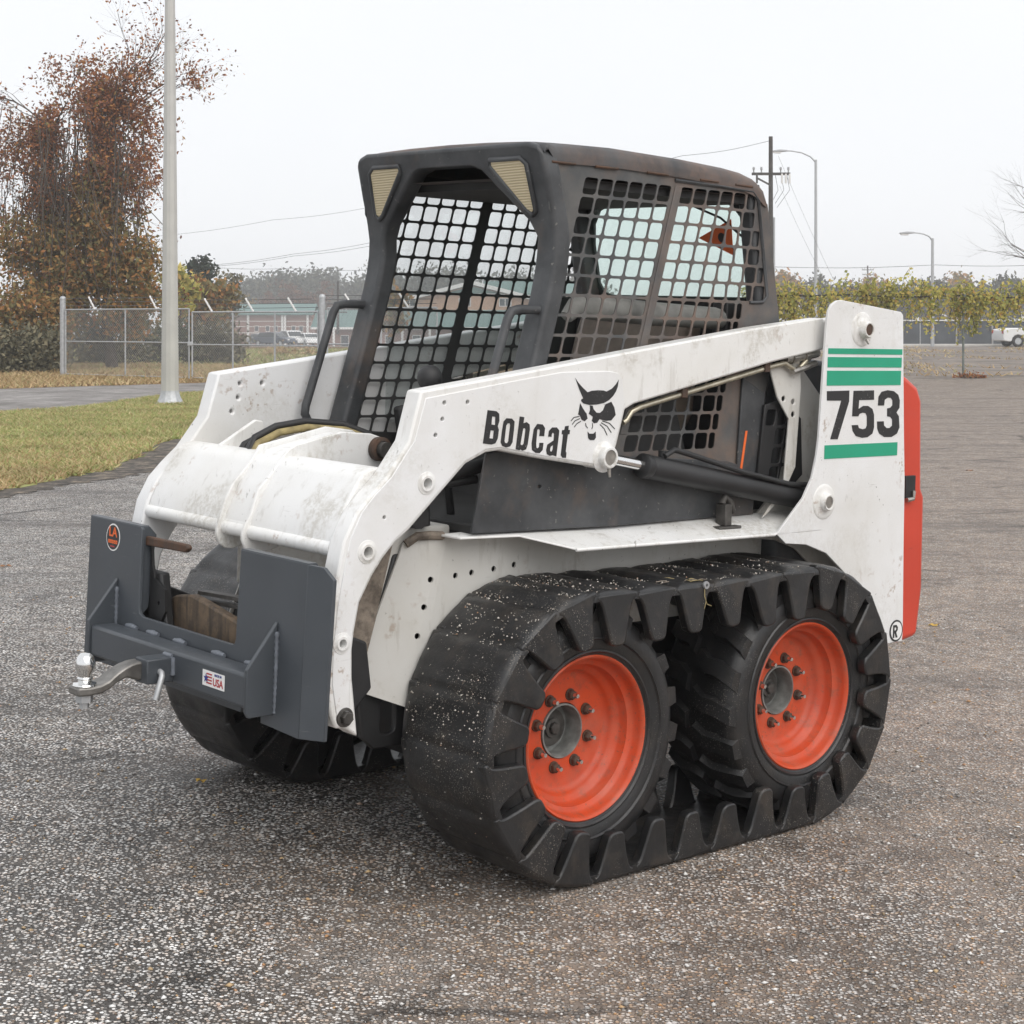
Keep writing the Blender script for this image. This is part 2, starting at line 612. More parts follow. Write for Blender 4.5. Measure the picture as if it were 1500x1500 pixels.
WHISK = [[(0.0581,1.2162),(0.0689,1.2258),(0.0891,1.2281)],[(0.063,1.2064),(0.0738,1.2166),(0.0917,1.2221)],[(0.071,1.1991),(0.081,1.2086),(0.0956,1.2149)],[(0.1791,1.214),(0.2074,1.2069),(0.2292,1.1905)],[(0.1747,1.2091),(0.1984,1.1987),(0.2156,1.1808)],[(0.1703,1.2043),(0.1871,1.1924),(0.1996,1.1732)],[(0.114,1.2093),(0.1163,1.2004),(0.1224,1.1954)],[(0.1402,1.2082),(0.1419,1.1999),(0.1386,1.1918)]]
WORD = [[(-0.2462,1.2504),(-0.2151,1.2469),(-0.2052,1.2398),(-0.2036,1.221),(-0.2092,1.2071),(-0.2047,1.1976),(-0.2078,1.1742),(-0.2156,1.1619),(-0.23,1.1592),(-0.2589,1.1631)],[(-0.1788,1.2278),(-0.1598,1.2265),(-0.1498,1.2185),(-0.1513,1.1949),(-0.155,1.1634),(-0.163,1.1526),(-0.1776,1.1499),(-0.1916,1.155),(-0.197,1.1645),(-0.1933,1.1958),(-0.1889,1.2192)],[(-0.1317,1.2317),(-0.1154,1.2296),(-0.1177,1.2131),(-0.1062,1.2161),(-0.0952,1.2095),(-0.0938,1.1968),(-0.1002,1.1556),(-0.1052,1.1431),(-0.1179,1.1396),(-0.1266,1.1437),(-0.1286,1.1412),(-0.1428,1.1442)],[(-0.0673,1.2106),(-0.0476,1.2086),(-0.0385,1.1988),(-0.0406,1.1764),(-0.0585,1.1775),(-0.0569,1.1928),(-0.0615,1.1967),(-0.0666,1.1946),(-0.0693,1.158),(-0.068,1.1467),(-0.0635,1.1444),(-0.058,1.1481),(-0.0572,1.1592),(-0.0424,1.1588),(-0.0446,1.1397),(-0.0552,1.1314),(-0.0704,1.1325),(-0.0837,1.1408),(-0.0857,1.1584),(-0.0796,1.1965)],[(-0.0122,1.1998),(0.0054,1.1995),(0.0146,1.1912),(0.0139,1.1783),(0.0067,1.1204),(-0.0067,1.1241),(-0.0177,1.1228),(-0.0288,1.128),(-0.0315,1.1393),(-0.0278,1.1536),(-0.0149,1.1597),(-0.0054,1.1643),(-0.004,1.1819),(-0.0086,1.1859),(-0.0128,1.1822),(-0.0133,1.1741),(-0.0257,1.1754),(-0.0237,1.1904)],[(0.0364,1.2021),(0.0502,1.2034),(0.0489,1.1921),(0.0552,1.1913),(0.0539,1.1799),(0.0476,1.1801),(0.0416,1.1339),(0.0445,1.1283),(0.0433,1.1154),(0.0299,1.1158),(0.0234,1.1231),(0.0298,1.1799),(0.0244,1.1806),(0.0257,1.1919),(0.0337,1.1918)]]
WORDH = [[(-0.2298,1.2334),(-0.2186,1.2322),(-0.2185,1.2104),(-0.2314,1.2122)],[(-0.2336,1.1967),(-0.2224,1.1955),(-0.2244,1.1746),(-0.2369,1.1762)],[(-0.174,1.2142),(-0.1664,1.2134),(-0.1653,1.2077),(-0.1699,1.167),(-0.1739,1.1614),(-0.181,1.1622),(-0.1838,1.1673),(-0.1792,1.208)],[(-0.1183,1.1989),(-0.112,1.2003),(-0.1096,1.1955),(-0.1145,1.1592),(-0.1186,1.1545),(-0.125,1.1557),(-0.126,1.1595)],[(-0.0066,1.1514),(-0.0074,1.1402),(-0.0116,1.1339),(-0.0169,1.1356),(-0.0172,1.1421),(-0.0144,1.1484)]]
NUM = [[(1.1263,1.2927),(1.2406,1.2939),(1.2406,1.2587),(1.1884,1.14),(1.151,1.1409),(1.2007,1.2622),(1.1279,1.263)],[(1.2623,1.2929),(1.3694,1.2938),(1.3711,1.2632),(1.2927,1.2628),(1.291,1.2345),(1.3149,1.2441),(1.3408,1.2437),(1.3642,1.2335),(1.3736,1.2155),(1.3759,1.1737),(1.3685,1.154),(1.343,1.1428),(1.314,1.1415),(1.2815,1.1482),(1.2647,1.1643),(1.2586,1.1832),(1.2905,1.1834),(1.2962,1.1734),(1.3157,1.1691),(1.3318,1.1715),(1.3378,1.1805),(1.3362,1.2102),(1.3291,1.2202),(1.3129,1.2224),(1.297,1.2187),(1.291,1.2109),(1.259,1.2115)],[(1.3931,1.2443),(1.3948,1.2729),(1.4104,1.2888),(1.4433,1.2937),(1.4768,1.2903),(1.5011,1.278),(1.5108,1.2598),(1.5102,1.2355),(1.4941,1.2204),(1.5083,1.2073),(1.5137,1.1709),(1.5013,1.151),(1.4717,1.1404),(1.4317,1.1414),(1.4046,1.1532),(1.3938,1.1694),(1.3913,1.1925),(1.4269,1.1927),(1.4296,1.1786),(1.4434,1.1703),(1.46,1.17),(1.473,1.1777),(1.4719,1.1979),(1.4614,1.2061),(1.4446,1.2084),(1.4432,1.2344),(1.4597,1.2362),(1.4713,1.2441),(1.4705,1.2602),(1.4613,1.2683),(1.4446,1.2693),(1.4284,1.2626),(1.4261,1.2439)]]
ARM = [[(-0.4685,1.3016),(-0.5031,1.1741),(-0.5713,1.0853),(-0.6208,1.0415),(-0.6612,0.9996),(-0.6961,0.9344),(-0.7101,0.8683),(-0.7268,0.7694),(-0.7375,0.6753),(-0.7379,0.5803),(-0.7208,0.5063),(-0.7052,0.474),(-0.6741,0.4698),(-0.6355,0.4441),(-0.658,0.5943),(-0.6607,0.6621),(-0.6561,0.7055),(-0.6422,0.7786),(-0.6045,0.8433),(-0.572,0.8853),(-0.5367,0.9206),(-0.4941,0.949),(-0.408,1.0261),(-0.3129,1.1104),(-0.2436,1.1385),(-0.196,1.1425),(-0.0297,1.1135),(0.1715,1.084),(0.2218,1.1013),(0.2441,1.1486),(0.2725,1.2444),(0.3077,1.2594),(0.9078,1.3802),(1.16,1.4223),(1.1548,1.5217),(0.8381,1.4859),(0.3173,1.4127),(-0.1392,1.3467)]]
# ---------------------------------------------------------------- where the machine stands
YAW, PITCH, ROLL = R(41.73), R(1.15), R(1.44)      # the lot falls gently to the right
_U = Vector((math.cos(YAW), math.sin(YAW), 0))
_V = Vector((math.sin(YAW), -math.cos(YAW), 0))
_W = Vector((0, 0, 1))
U3 = _U * math.cos(PITCH) - _W * math.sin(PITCH)
W2 = _W * math.cos(PITCH) + _U * math.sin(PITCH)
V3 = _V * math.cos(ROLL) - W2 * math.sin(ROLL)
W3 = W2 * math.cos(ROLL) + _V * math.sin(ROLL)
ORG = Vector((-0.260, 5.098, 0.009))
ROOT = Matrix(((U3.x, -V3.x, W3.x, ORG.x), (U3.y, -V3.y, W3.y, ORG.y), (U3.z, -V3.z, W3.z, ORG.z), (0, 0, 0, 1)))
CEN = ROOT @ Vector((.45, 0, 0))


def ground_z(x, y):
    dx, dy = x - CEN.x, y - CEN.y
    r = math.hypot(dx, dy)
    z = (-(W3.x * dx + W3.y * dy) / W3.z) / (1 + (r / 5.0) ** 8)
    t = min(1, max(0, (12 - x) / 10))                     # land falls away beyond the left fence
    return z - .0145 * max(0, min(y, 330) - 100) * t * t * (3 - 2 * t)


# ---------------------------------------------------------------- setting: the paved lot
def asphalt():
    n = N('exposed_aggregate_asphalt')
    v = n.vor(98)
    v2 = n.vor(47)
    sep = n.n('SeparateColor')
    n.put(sep.inputs[0], v.outputs['Color'])
    sep2 = n.n('SeparateColor')
    n.put(sep2.inputs[0], v2.outputs['Color'])
    stone = n.ramp(sep.outputs[0], [(0, (.07, .066, .062)), (.15, (.18, .17, .16)), (.36, (.40, .385, .37)), (.62, (.64, .625, .60)), (.85, (.83, .82, .80)), (1, (.90, .89, .88))])
    px_ = n.n('SeparateXYZ')
    n.put(px_.inputs[0], n.pos)
    area = n.ramp(n.math('ADD', n.noise(.42, 4, .6), n.math('MULTIPLY', px_.outputs[0], .11)), [(.38, 0), (.60, 1)])            # tan aggregate, more of it to the right
    warm = n.math('MULTIPLY', n.ramp(sep.outputs[1], [(.62, 0), (.70, 1)]), n.ramp(area, [(0, .30), (1, 1)]))
    stone = n.mix(n.math('MULTIPLY', warm, .85), stone, n.mix(sep.outputs[2], (.52, .28, .13), (.48, .35, .22)))
    big = n.math('MULTIPLY', n.ramp(sep2.outputs[0], [(.88, 0), (.90, 1)]), n.ramp(v2.outputs['Distance'], [(.30, 1), (.42, 0)]))
    stone = n.mix(big, stone, n.ramp(sep2.outputs[1], [(0, .12), (.5, .34), (1, .58)]))
    gap = n.ramp(v.outputs['Distance'], [(.42, 0), (.60, 1)])
    c = n.mix(n.math('MULTIPLY', gap, .96), stone, (.064, .057, .051))
    c = n.mix(n.math('MULTIPLY', area, .50), c, (.350, .270, .212))
    film = n.ramp(n.noise(1.7, 7, .68), [(.50, 0), (.74, 1)])           # fine grit filling the surface
    c = n.mix(n.math('MULTIPLY', film, .50), c, (.36, .325, .295))
    mid = n.ramp(n.noise(9, 6, .72), [(.30, (.62, .61, .60)), (.50, (1, 1, 1)), (.70, (1.28, 1.25, 1.22))])
    c = n.mix(1.0, c, mid, 'MULTIPLY')
    wide = n.ramp(n.noise(1.9, 9, .78), [(.28, (.60, .59, .58)), (.48, (1, 1, 1)), (.68, (1.30, 1.27, 1.24))])
    c = n.mix(1.0, c, wide, 'MULTIPLY')
    rot = n.n('Mapping')
    rot.inputs['Rotation'].default_value = (0, 0, R(38))
    rot.inputs['Scale'].default_value = (.28, 1.5, 1)
    n.put(rot.inputs['Vector'], n.pos)
    wheel_ = n.ramp(n.noise(1.0, 6, .6, rot.outputs[0]), [(.52, 0), (.66, 1)])   # worn tracks of traffic
    c = n.mix(n.math('MULTIPLY', wheel_, .55), c, (.092, .080, .070))
    oil = n.ramp(n.noise(1.5, 6, .6), [(.60, 0), (.70, 1)])
    c = n.mix(n.math('MULTIPLY', oil, .6), c, (.050, .046, .043))
    crack = n.vor(.55, 'DISTANCE_TO_EDGE', n.mix(.18, n.pos, n.noise(2.5, 5, .6, out='Color')))
    ck = n.math('MULTIPLY', n.ramp(crack.outputs['Distance'], [(.004, 1), (.011, 0)]), n.ramp(n.noise(.5, 3), [(.50, 0), (.60, 1)]))
    c = n.mix(n.math('MULTIPLY', ck, .8), c, (.035, .032, .030))
    h = n.math('SUBTRACT', n.ramp(sep.outputs[0], [(0, .4), (1, 1)]), gap)
    h = n.math('ADD', h, n.math('MULTIPLY', big, .8))
    n.bump(n.math('SUBTRACT', h, n.math('MULTIPLY', ck, 1.5)), 1.0, .012)
    return n.done(c, n.ramp(film, [(0, .58), (1, .85)]), spec=.4)


MT['asphalt'] = asphalt()


def spread(lo, hi, fine0, fine1, step):
    a = list(np.arange(fine0, fine1 + 1e-6, step))
    g = step
    x = fine0
    pre = []
    while x > lo:
        g *= 1.35
        x -= g
        pre.append(x)
    post = []
    g = step
    x = fine1
    while x < hi:
        g *= 1.35
        x += g
        post.append(x)
    return pre[::-1] + a + post


gx = spread(-700, 700, -6, 6, .3)
gy = sorted(set(spread(-60, 900, 1, 11, .3) + [100, 150, 200, 250, 300, 330]))
GV = [(x, y, ground_z(x, y)) for y in gy for x in gx]
nx = len(gx)
GF = [(j * nx + i, j * nx + i + 1, (j + 1) * nx + i + 1, (j + 1) * nx + i) for j in range(len(gy) - 1) for i in range(nx - 1)]
ground = np_mesh('ground', GV, GF, 'asphalt', smooth=True)
props(ground, kind='structure')

# ---------------------------------------------------------------- the loader
LOADER = empty('skid_steer_loader', 'white skid steer loader with dark cab, green side stripes and rubber tracks over orange wheels', 'loader', matrix=ROOT)

# --- tracks
NL, RT, WC, WB = 28, .392, .392, .902
FAR = .15          # the far track sits a little further out
LOOP = 2 * WB + 2 * math.pi * RT


def track_at(s, d=0.0):
    """point d inside the outer face at distance s along the loop, with the direction of travel"""
    s %= LOOP
    if s < WB:
        return s, d, 0.0
    s -= WB
    if s < math.pi * RT:
        a = s / RT
        return WB + (RT - d) * math.sin(a), WC - (RT - d) * math.cos(a), a
    s -= math.pi * RT
    if s < WB:
        sag = .010 * math.sin(math.pi * s / WB)
        return WB - s, 2 * RT - d - sag, math.pi
    s -= WB
    a = math.pi + s / RT
    return (RT - d) * math.sin(a), WC - (RT - d) * math.cos(a), a


def track_band(sg):
    mb = MB()
    per = 16
    rows = NL * per
    # cross section: (v, depth, how strongly the tread relief shows)
    sec = [(.366, .030, 0), (.366, .010, 0), (.378, .003, .3), (.400, 0, .8), (.44, 0, 1), (.50, 0, 1), (.56, 0, 1), (.62, 0, 1), (.665, 0, .9), (.690, .001, .5), (.703, .004, .2), (.711, .012, 0), (.711, .030, 0)]
    m = len(sec)
    rr = random.Random(5)
    wob = [rr.uniform(-.003, .003) for _ in range(rows)]
    amp = [rr.uniform(.6, 1.2) for _ in range(NL)]
    vs, fs = [], []
    for i in range(rows):
        s = LOOP * i / rows
        t = (i % per) / per
        gr = .55 * max(0.0, math.cos(2 * math.pi * t)) + .70 * max(0.0, math.cos(2 * math.pi * t)) ** 9
        gr *= 1.0 if WB + math.pi * RT * .8 < s < 2 * WB + math.pi * RT * 1.05 else .42
        for v, d, k in sec:
            dd = d + k * (.020 * gr * amp[i // per] + wob[i // 3] * (1.2 + math.sin(v * 31 + i * .7)) * .8)
            u, w, _ = track_at(s, dd)
            vs.append(P(u, sg * v if sg > 0 else -v - FAR, w))
    for i in range(rows):
        j = (i + 1) % rows
        for k in range(m):
            k2 = (k + 1) % m
            fs.append((i * m + k, i * m + k2, j * m + k2, j * m + k))
    return mb.add(vs, fs)


def lug_mesh():
    half = [(.0757, .010), (.0757, .026), (.066, .029), (.060, .035), (.054, .046), (.043, .080), (.033, .118), (.028, .136), (.021, .144), (.011, .147)]
    pts = [(x, y) for x, y in half] + [(-x, y) for x, y in reversed(half)]
    mb = MB()
    n = len(pts)
    vs = []
    for t, k in ((-.017, 1.0), (.017, .96)):
        vs += [(x * k, t - .010 * (y / .148) ** 2, y) for x, y in pts]
    fs = [tuple(range(n)), tuple(range(2 * n - 1, n - 1, -1))] + [(i, (i + 1) % n, n + (i + 1) % n, n + i) for i in range(n)]
    mb.add(vs, fs)
    return mesh_of('track_lug', mb, 'lug', 40)


LUG = lug_mesh()


def lug_obj(par, s, v, flip):
    u, w, a = track_at(s)
    o = link('track_lug', LUG, par)
    m = Matrix(((math.cos(a), 0, -math.sin(a)), (0, 1, 0), (math.sin(a), 0, math.cos(a)))).to_4x4()
    if flip:
        m = m @ Matrix.Rotation(math.pi, 4, 'Z')
    m = m @ Matrix.Rotation(random.gauss(0, .045), 4, 'Y') @ Matrix.Diagonal((random.uniform(.95, 1.005), 1, random.uniform(.90, 1.06), 1))
    m.translation = P(u, v, w)
    o.matrix_local = m
    b = o.modifiers.new('bevel', 'BEVEL')
    b.width, b.segments, b.limit_method = .006, 2, 'ANGLE'
    return o


TRACKS = []
for sg in (1, -1):
    tr = obj('track', track_band(sg), 'rubber', LOADER, smooth=60)
    TRACKS.append(tr)
    for k in range(NL):
        s = LOOP * (k + .53) / NL
        lug_obj(tr, s, .695 if sg > 0 else -.695 - FAR, sg < 0)
        lug_obj(tr, s, .382 if sg > 0 else -.382 - FAR, sg > 0)

# loose grit lying on the near track
gn = 3600
gr_s = np.where(RNG.random(gn) < .45, RNG.uniform(WB + math.pi * RT, 2 * WB + math.pi * RT, gn), 2 * WB + math.pi * RT + np.abs(RNG.normal(0, .34, gn)))
gr_v = .385 + .31 * RNG.random(gn)
keep = (np.sin(gr_s * 9.0 + np.sin(gr_v * 24) * 1.5) + RNG.normal(size=gn) * .6) > -.35
gr_s, gr_v = gr_s[keep], gr_v[keep]
gv, gf = [], []
for s_, v_ in zip(gr_s, gr_v):
    u_, w_, a_ = track_at(float(s_), .0015 + (.009 if s_ < 2 * WB + math.pi * RT * 1.05 else .004) * max(0, math.cos(2 * math.pi * ((s_ / LOOP * NL) % 1))))
    r_ = float(RNG.gamma(3.0, 0.00055)) + .0006
    k_ = len(gv)
    for q_ in ((1, 0, 0), (-1, 0, 0), (0, 1, 0), (0, -1, 0), (0, 0, .8), (0, 0, -.6)):
        gv.append((u_ + q_[0] * r_, -float(v_) + q_[1] * r_, w_ + q_[2] * r_))
    gf += [tuple(k_ + i for i in f) for f in ((0, 2, 4), (2, 1, 4), (1, 3, 4), (3, 0, 4), (2, 0, 5), (1, 2, 5), (3, 1, 5), (0, 3, 5))]
nmg = N('pale_grit')
MT['grit'] = nmg.done(nmg.ramp(nmg.geo.outputs['Random Per Island'], [(0, (.20, .18, .15)), (.5, (.42, .39, .34)), (.85, (.66, .63, .58)), (1, (.35, .20, .11))]), .8)
grit = np_mesh('grit', gv, gf, 'grit', TRACKS[0])
grit['kind'] = 'stuff'

# joining pin with straw caught in it, on the top run of the near track
q = MB().lathe([(.0045, 0), (.0105, 0), (.0115, .004), (.0105, .007), (.0045, .007)], P(.405, .711, .765), P(0, 1, 0), 18, closed=True)
jp = obj('joining_pin', q, 'zinc', TRACKS[0], smooth=40)
rs = random.Random(3)
for k in range(11):
    u_ = .405 + rs.gauss(-.03, .05)
    v_ = .700 - abs(rs.gauss(0, .03))
    a_ = rs.uniform(0, 6.28)
    l_ = rs.uniform(.015, .05)
    q = MB().tube([P(u_, v_, .776), P(u_ + l_ * .5 * math.cos(a_), v_ + l_ * .4 * math.sin(a_), .7775), P(u_ + l_ * math.cos(a_), v_ + l_ * .6 * math.sin(a_), .776)], .0012, 4)
    obj('straw', q, 'hose_sleeve' if k % 2 else 'soil', TRACKS[0])
q = MB().tube([P(.40, .714, .755), P(.398, .717, .735), P(.408, .718, .712), P(.425, .719, .706)], .0016, 4).tube([P(.404, .7175, .722), P(.396, .719, .700)], .0014, 4)
obj('straw', q, 'hose_sleeve', TRACKS[0])

# --- wheels: built once round their own axle, outward = -Y
WHEEL = {}
tyre = MB().lathe([(.214, -.010), (.221, .004), (.240, .012), (.275, .018), (.305, .014), (.325, 0), (.337, -.022), (.341, -.060), (.343, -.13), (.341, -.20), (.337, -.238), (.325, -.26), (.30, -.274), (.24, -.27), (.216, -.25), (.20, -.13)], (0, 0, 0), (0, -1, 0), 56, closed=True)
tyre.lathe([(.226, .008), (.231, .0135), (.236, .0125)], (0, 0, 0), (0, -1, 0), 56)
tyre.lathe([(.262, .016), (.266, .0215), (.270, .018)], (0, 0, 0), (0, -1, 0), 56)
WHEEL['tyre'] = mesh_of('tyre', tyre, 'tyre', 40)
rim = MB().lathe([(.222, -.006), (.2215, .003), (.217, .0065), (.2115, .004), (.208, -.008), (.205, -.024), (.200, -.031), (.190, -.036), (.186, -.058), (.181, -.066), (.172, -.069), (.166, -.082), (.160, -.093), (.150, -.097), (.076, -.097), (.074, -.102), (.074, -.145), (.090, -.15), (.20, -.10)], (0, 0, 0), (0, -1, 0), 64, closed=True)
WHEEL['rim'] = mesh_of('rim', rim, 'orange', 50)
hub = MB().lathe([(.0735, -.099), (.0735, -.093), (.069, -.0925), (.067, -.097), (.066, -.150), (.056, -.153), (1e-4, -.153)], (0, 0, 0), (0, -1, 0), 36)
WHEEL['hub'] = mesh_of('hub', hub, 'hub_wall', 40)
cap = MB().lathe([(1e-4, -.116), (.014, -.117), (.0165, -.120), (.0165, -.138)], (0, 0, 0), (0, -1, 0), 6).lathe([(.0165, -.128), (.026, -.129), (.028, -.135), (.050, -.138), (.054, -.152)], (0, 0, 0), (0, -1, 0), 24)
WHEEL['axle_bolt'] = mesh_of('axle_bolt', cap, 'darksteel', 30)
nut = MB()
nut.lathe([(.006, .017), (.0115, .0165), (.0138, .0135), (.0138, 0)], (0, 0, 0), (0, -1, 0), 6)
nut.lathe([(.0125, .004), (.0165, .0035), (.0165, 0)], (0, 0, 0), (0, -1, 0), 14)
WHEEL['lug_nut'] = mesh_of('lug_nut', nut, 'rust', 30)
stud = MB().lathe([(1e-4, .0325), (.0056, .0325), (.0066, .030), (.0066, .016)], (0, 0, 0), (0, -1, 0), 10)
WHEEL['stud'] = mesh_of('wheel_stud', stud, 'chrome', 30)
bar = MB()
for w0, w1, r0, r1 in ((.030, .022, .335, .361),):
    c = [(-.012, -.118), (.010, -.085), (.012, -.045), (.034, .010)]
    vs, fs = [], []
    for (z, y) in c:
        for rr_, hw in ((r0 if y < 0 else r0 - .03, w0), (r1 if y < -.01 else r1 - .022, w1)):
            vs += [(rr_, -y, z - hw), (rr_, -y, z + hw)]
    for i in range(3):
        a, b = i * 4, i * 4 + 4
        fs += [(a, a + 1, b + 1, b), (a + 2, b + 2, b + 3, a + 3), (a, b, b + 2, a + 2), (a + 1, a + 3, b + 3, b + 1)]
    fs += [(0, 2, 3, 1), (12, 13, 15, 14)]
    bar.add(vs, fs)
WHEEL['tread_bar'] = mesh_of('tread_bar', bar, 'tyre', 30)


def wheel(u, sg, nbars=20):
    wh = empty('wheel', parent=LOADER, loc=P(u, .67 if sg > 0 else -.67 - FAR, WC - .006))
    if sg < 0:
        wh.rotation_euler = (0, 0, math.pi)
    a0 = random.uniform(0, .3)
    link('tyre', WHEEL['tyre'], wh)
    rm = link('rim', WHEEL['rim'], wh)
    link('hub', WHEEL['hub'], wh)
    link('axle_bolt', WHEEL['axle_bolt'], wh)
    for k in range(8):
        a = math.pi / 8 + k * math.pi / 4 + .12
        q = (.0985 * math.cos(a), .097, .0985 * math.sin(a))
        for nm in ('lug_nut', 'stud'):
            o = link('lug_nut' if nm == 'lug_nut' else 'wheel_stud', WHEEL[nm], wh)
            o.location = q
            o.rotation_euler = (0, a, 0)
    for side in (0, 1):
        for k in range(nbars):
            a = a0 + 2 * math.pi * (k + .5 * side) / nbars
            o = link('tread_bar', WHEEL['tread_bar'], wh)
            o.matrix_local = Matrix.Rotation(-a, 4, 'Y') @ (Matrix.Identity(4) if side == 0 else Matrix.Translation((0, .262, 0)) @ Matrix.Rotation(math.pi, 4, 'X') )
    return wh


for sg in (1, -1):
    wheel(0, sg)
    wheel(WB, sg)

# --- chassis between the tracks
ch = MB().prism([(-.40, .86), (-.50, .54), (-.47, .49), (-.22, .45), (-.14, .26), (-.05, .20), (1.25, .20), (1.45, .30), (1.50, .50), (1.50, .86)], mv, -.325, .325)
obj('chassis', ch, 'black', LOADER, .01)
q = MB().plate([(-.50, .50), (-.48, .38), (-.44, .345), (-.05, .335), (-.05, .50)], [rrect(-.395, .425, .05, .09, .015)], mv, .300, .318)
obj('front_frame_plate', q, 'black', LOADER, .004)
ax = MB()
for u in (0, WB):
    ax.cyl(P(u, -.50, WC - .006), P(u, .50, WC - .006), .062, n=20)
obj('axle_tube', ax, 'darksteel', LOADER)
for sg in (1, -1):
    q = MB()
    # side sheet, bent inwards ahead of the wheel
    def m2(p, t, sg=sg):
        b = .355 if p[0] > -.252 - (.874 - p[1]) * .30 else .355 - .22 * (-.252 - (.874 - p[1]) * .30 - p[0])
        return (p[0], -sg * (b + t), p[1])
    cr = [(-.252, .874), (-.300, .63), (-.345, .48)]
    holes = [circ(c, .0085, 10) for c in ((-.212, .792), (-.155, .796), (-.075, .800), (0.0, .806))]
    side = [cr[0], cr[1], cr[2], (-.385, .455), (-.375, .472), (-.30, .60), (-.15, .74), (0, .795), (.4, .80), (1.0, .80), (1.1, .80), (1.1, .90), (-.10, .90), (-.252, .90)]
    side = [(-.252, .905), (-.252, .874), (-.300, .63), (-.345, .475), (-.05, .475), (.0, .60), (1.1, .60), (1.1, .905)]
    q.plate(side, holes, lambda p, t: (p[0], -sg * (.355 + t), p[1]), 0, .006)
    obj('side_sheet', q, 'white_dirty', LOADER)
    q = MB()
    holes = [circ(c, .0085, 10) for c in ((-.295, .787), (-.315, .715), (-.335, .64))]
    q.plate([(-.252, .905), (-.372, .887), (-.468, .66), (-.52, .527), (-.515, .512), (-.36, .452), (-.345, .475), (-.300, .63), (-.252, .874)], holes, m2, 0, .006)
    obj('front_side_sheet', q, 'white_dirty', LOADER)
    # fender ledge
    q = MB()
    top = [(-.275, .36, .908), (-.262, .435, .907), (-.06, .445, .902), (.06, .55, .870), (.90, .55, .860), (1.12, .55, .860), (1.12, .43, .905), (-.10, .36, .912)]
    n = len(top)
    q.add([P(u, sg * v, w) for u, v, w in top] + [P(u, sg * v, w - .006) for u, v, w in top], [tuple(range(n)), tuple(range(2 * n - 1, n - 1, -1))] + [(i, (i + 1) % n, n + (i + 1) % n, n + i) for i in range(n)])
    lip = [(.055, .551, .8705), (.50, .551, .8655), (.895, .551, .8605)]
    q.tube([P(u, sg * v, w - .004) for u, v, w in lip], .006, 6)
    obj('fender', q, 'white', LOADER, .002)
    # torn rubber flap and cast hinge on the front of the fender
    q = MB().tube([P(-.37, sg * .34, .885), P(-.34, sg * .35, .905), P(-.30, sg * .355, .906), P(-.26, sg * .36, .903)], .012, 8)
    obj('edge_trim', q, 'soil', LOADER)

# --- uprights at the rear
UPR = [(1.118, 1.515), (1.124, 1.545), (1.140, 1.566), (1.165, 1.578), (1.190, 1.580), (1.503, 1.550), (1.516, 1.540), (1.552, 1.004), (1.572, .49), (1.568, .462), (1.48, .462), (1.44, .46), (1.40, .46), (1.375, .53), (1.325, .62), (1.245, .715), (1.15, .782), (1.05, .815), (.95, .825), (.905, .857), (.974, .915), (1.028, .961), (1.069, 1.023), (1.088, 1.09), (1.096, 1.146), (1.105, 1.306), (1.112, 1.430)]
for sg in (1, -1):
    q = MB().plate(UPR, [circ((1.171, .950), .011, 12)], lambda p, t: (p[0], -sg * t, p[1]), .540, .550)
    obj('upright', q, 'white_clean', LOADER, .002)
    q = MB().plate([(u, min(w, 1.40)) for u, w in UPR if w < 1.45], [], lambda p, t: (p[0], -sg * t, p[1]), .415, .425)
    obj('upright_inner_plate', q, 'white_dirty', LOADER, .002)
    q = MB().prism([(1.512, 1.53), (1.515, 1.545), (1.560, 1.0), (1.575, .47), (1.569, .47), (1.546, 1.0)], lambda p, t: (p[0], -sg * t, p[1]), .42, .545)
    obj('upright_rear_wall', q, 'white_clean', LOADER)
    for (u, w, h, r) in ((1.297, 1.489, .028, .019), (1.130, .945, .020, .019)):
        boss = MB().lathe([(.056, .0), (.054, .002), (.046, .003), (.036, .004), (r + .010, .007), (r + .007, h), (r + .004, h + .004), (r, h + .003), (r, h - .004)], P(u, sg * .550, w), P(0, sg, 0), 28)
        b = obj('pivot_boss', boss, 'white', LOADER, smooth=45)
        pin = MB().lathe([(r, h - .006), (r - .001, h), (1e-4, h)], P(u, sg * .550, w), P(0, sg, 0), 20)
        pn = obj('pivot_pin', pin, 'rust' if w > 1.2 else 'steel', b)
        if w > 1.2:
            g = MB().cyl(P(u, sg * .568, w - .030), P(u + .004, sg * .576, w - .046), .006, .004, 8)
            obj('grease_fitting', g, 'steel', b)
# ragged inner structure ahead of the upright: pressed light grey panel with bolt holes
for sg in (1, -1):
    q = MB().plate([(.945, 1.36), (1.09, 1.395), (1.10, 1.30), (1.085, 1.05), (1.02, .955), (.95, .905), (1.13, .905), (1.14, 1.42), (.97, 1.405)][:6] + [(.93, .895), (1.03, 1.0), (1.045, 1.20), (.985, 1.27)], [circ((1.062, 1.255), .009, 10), circ((1.064, 1.215), .009, 10), circ((1.015, 1.265), .009, 10)], lambda p, t: (p[0], -sg * t, p[1]), .462, .470)
    obj('upright_gusset', q, 'white_dirty', LOADER, .003)

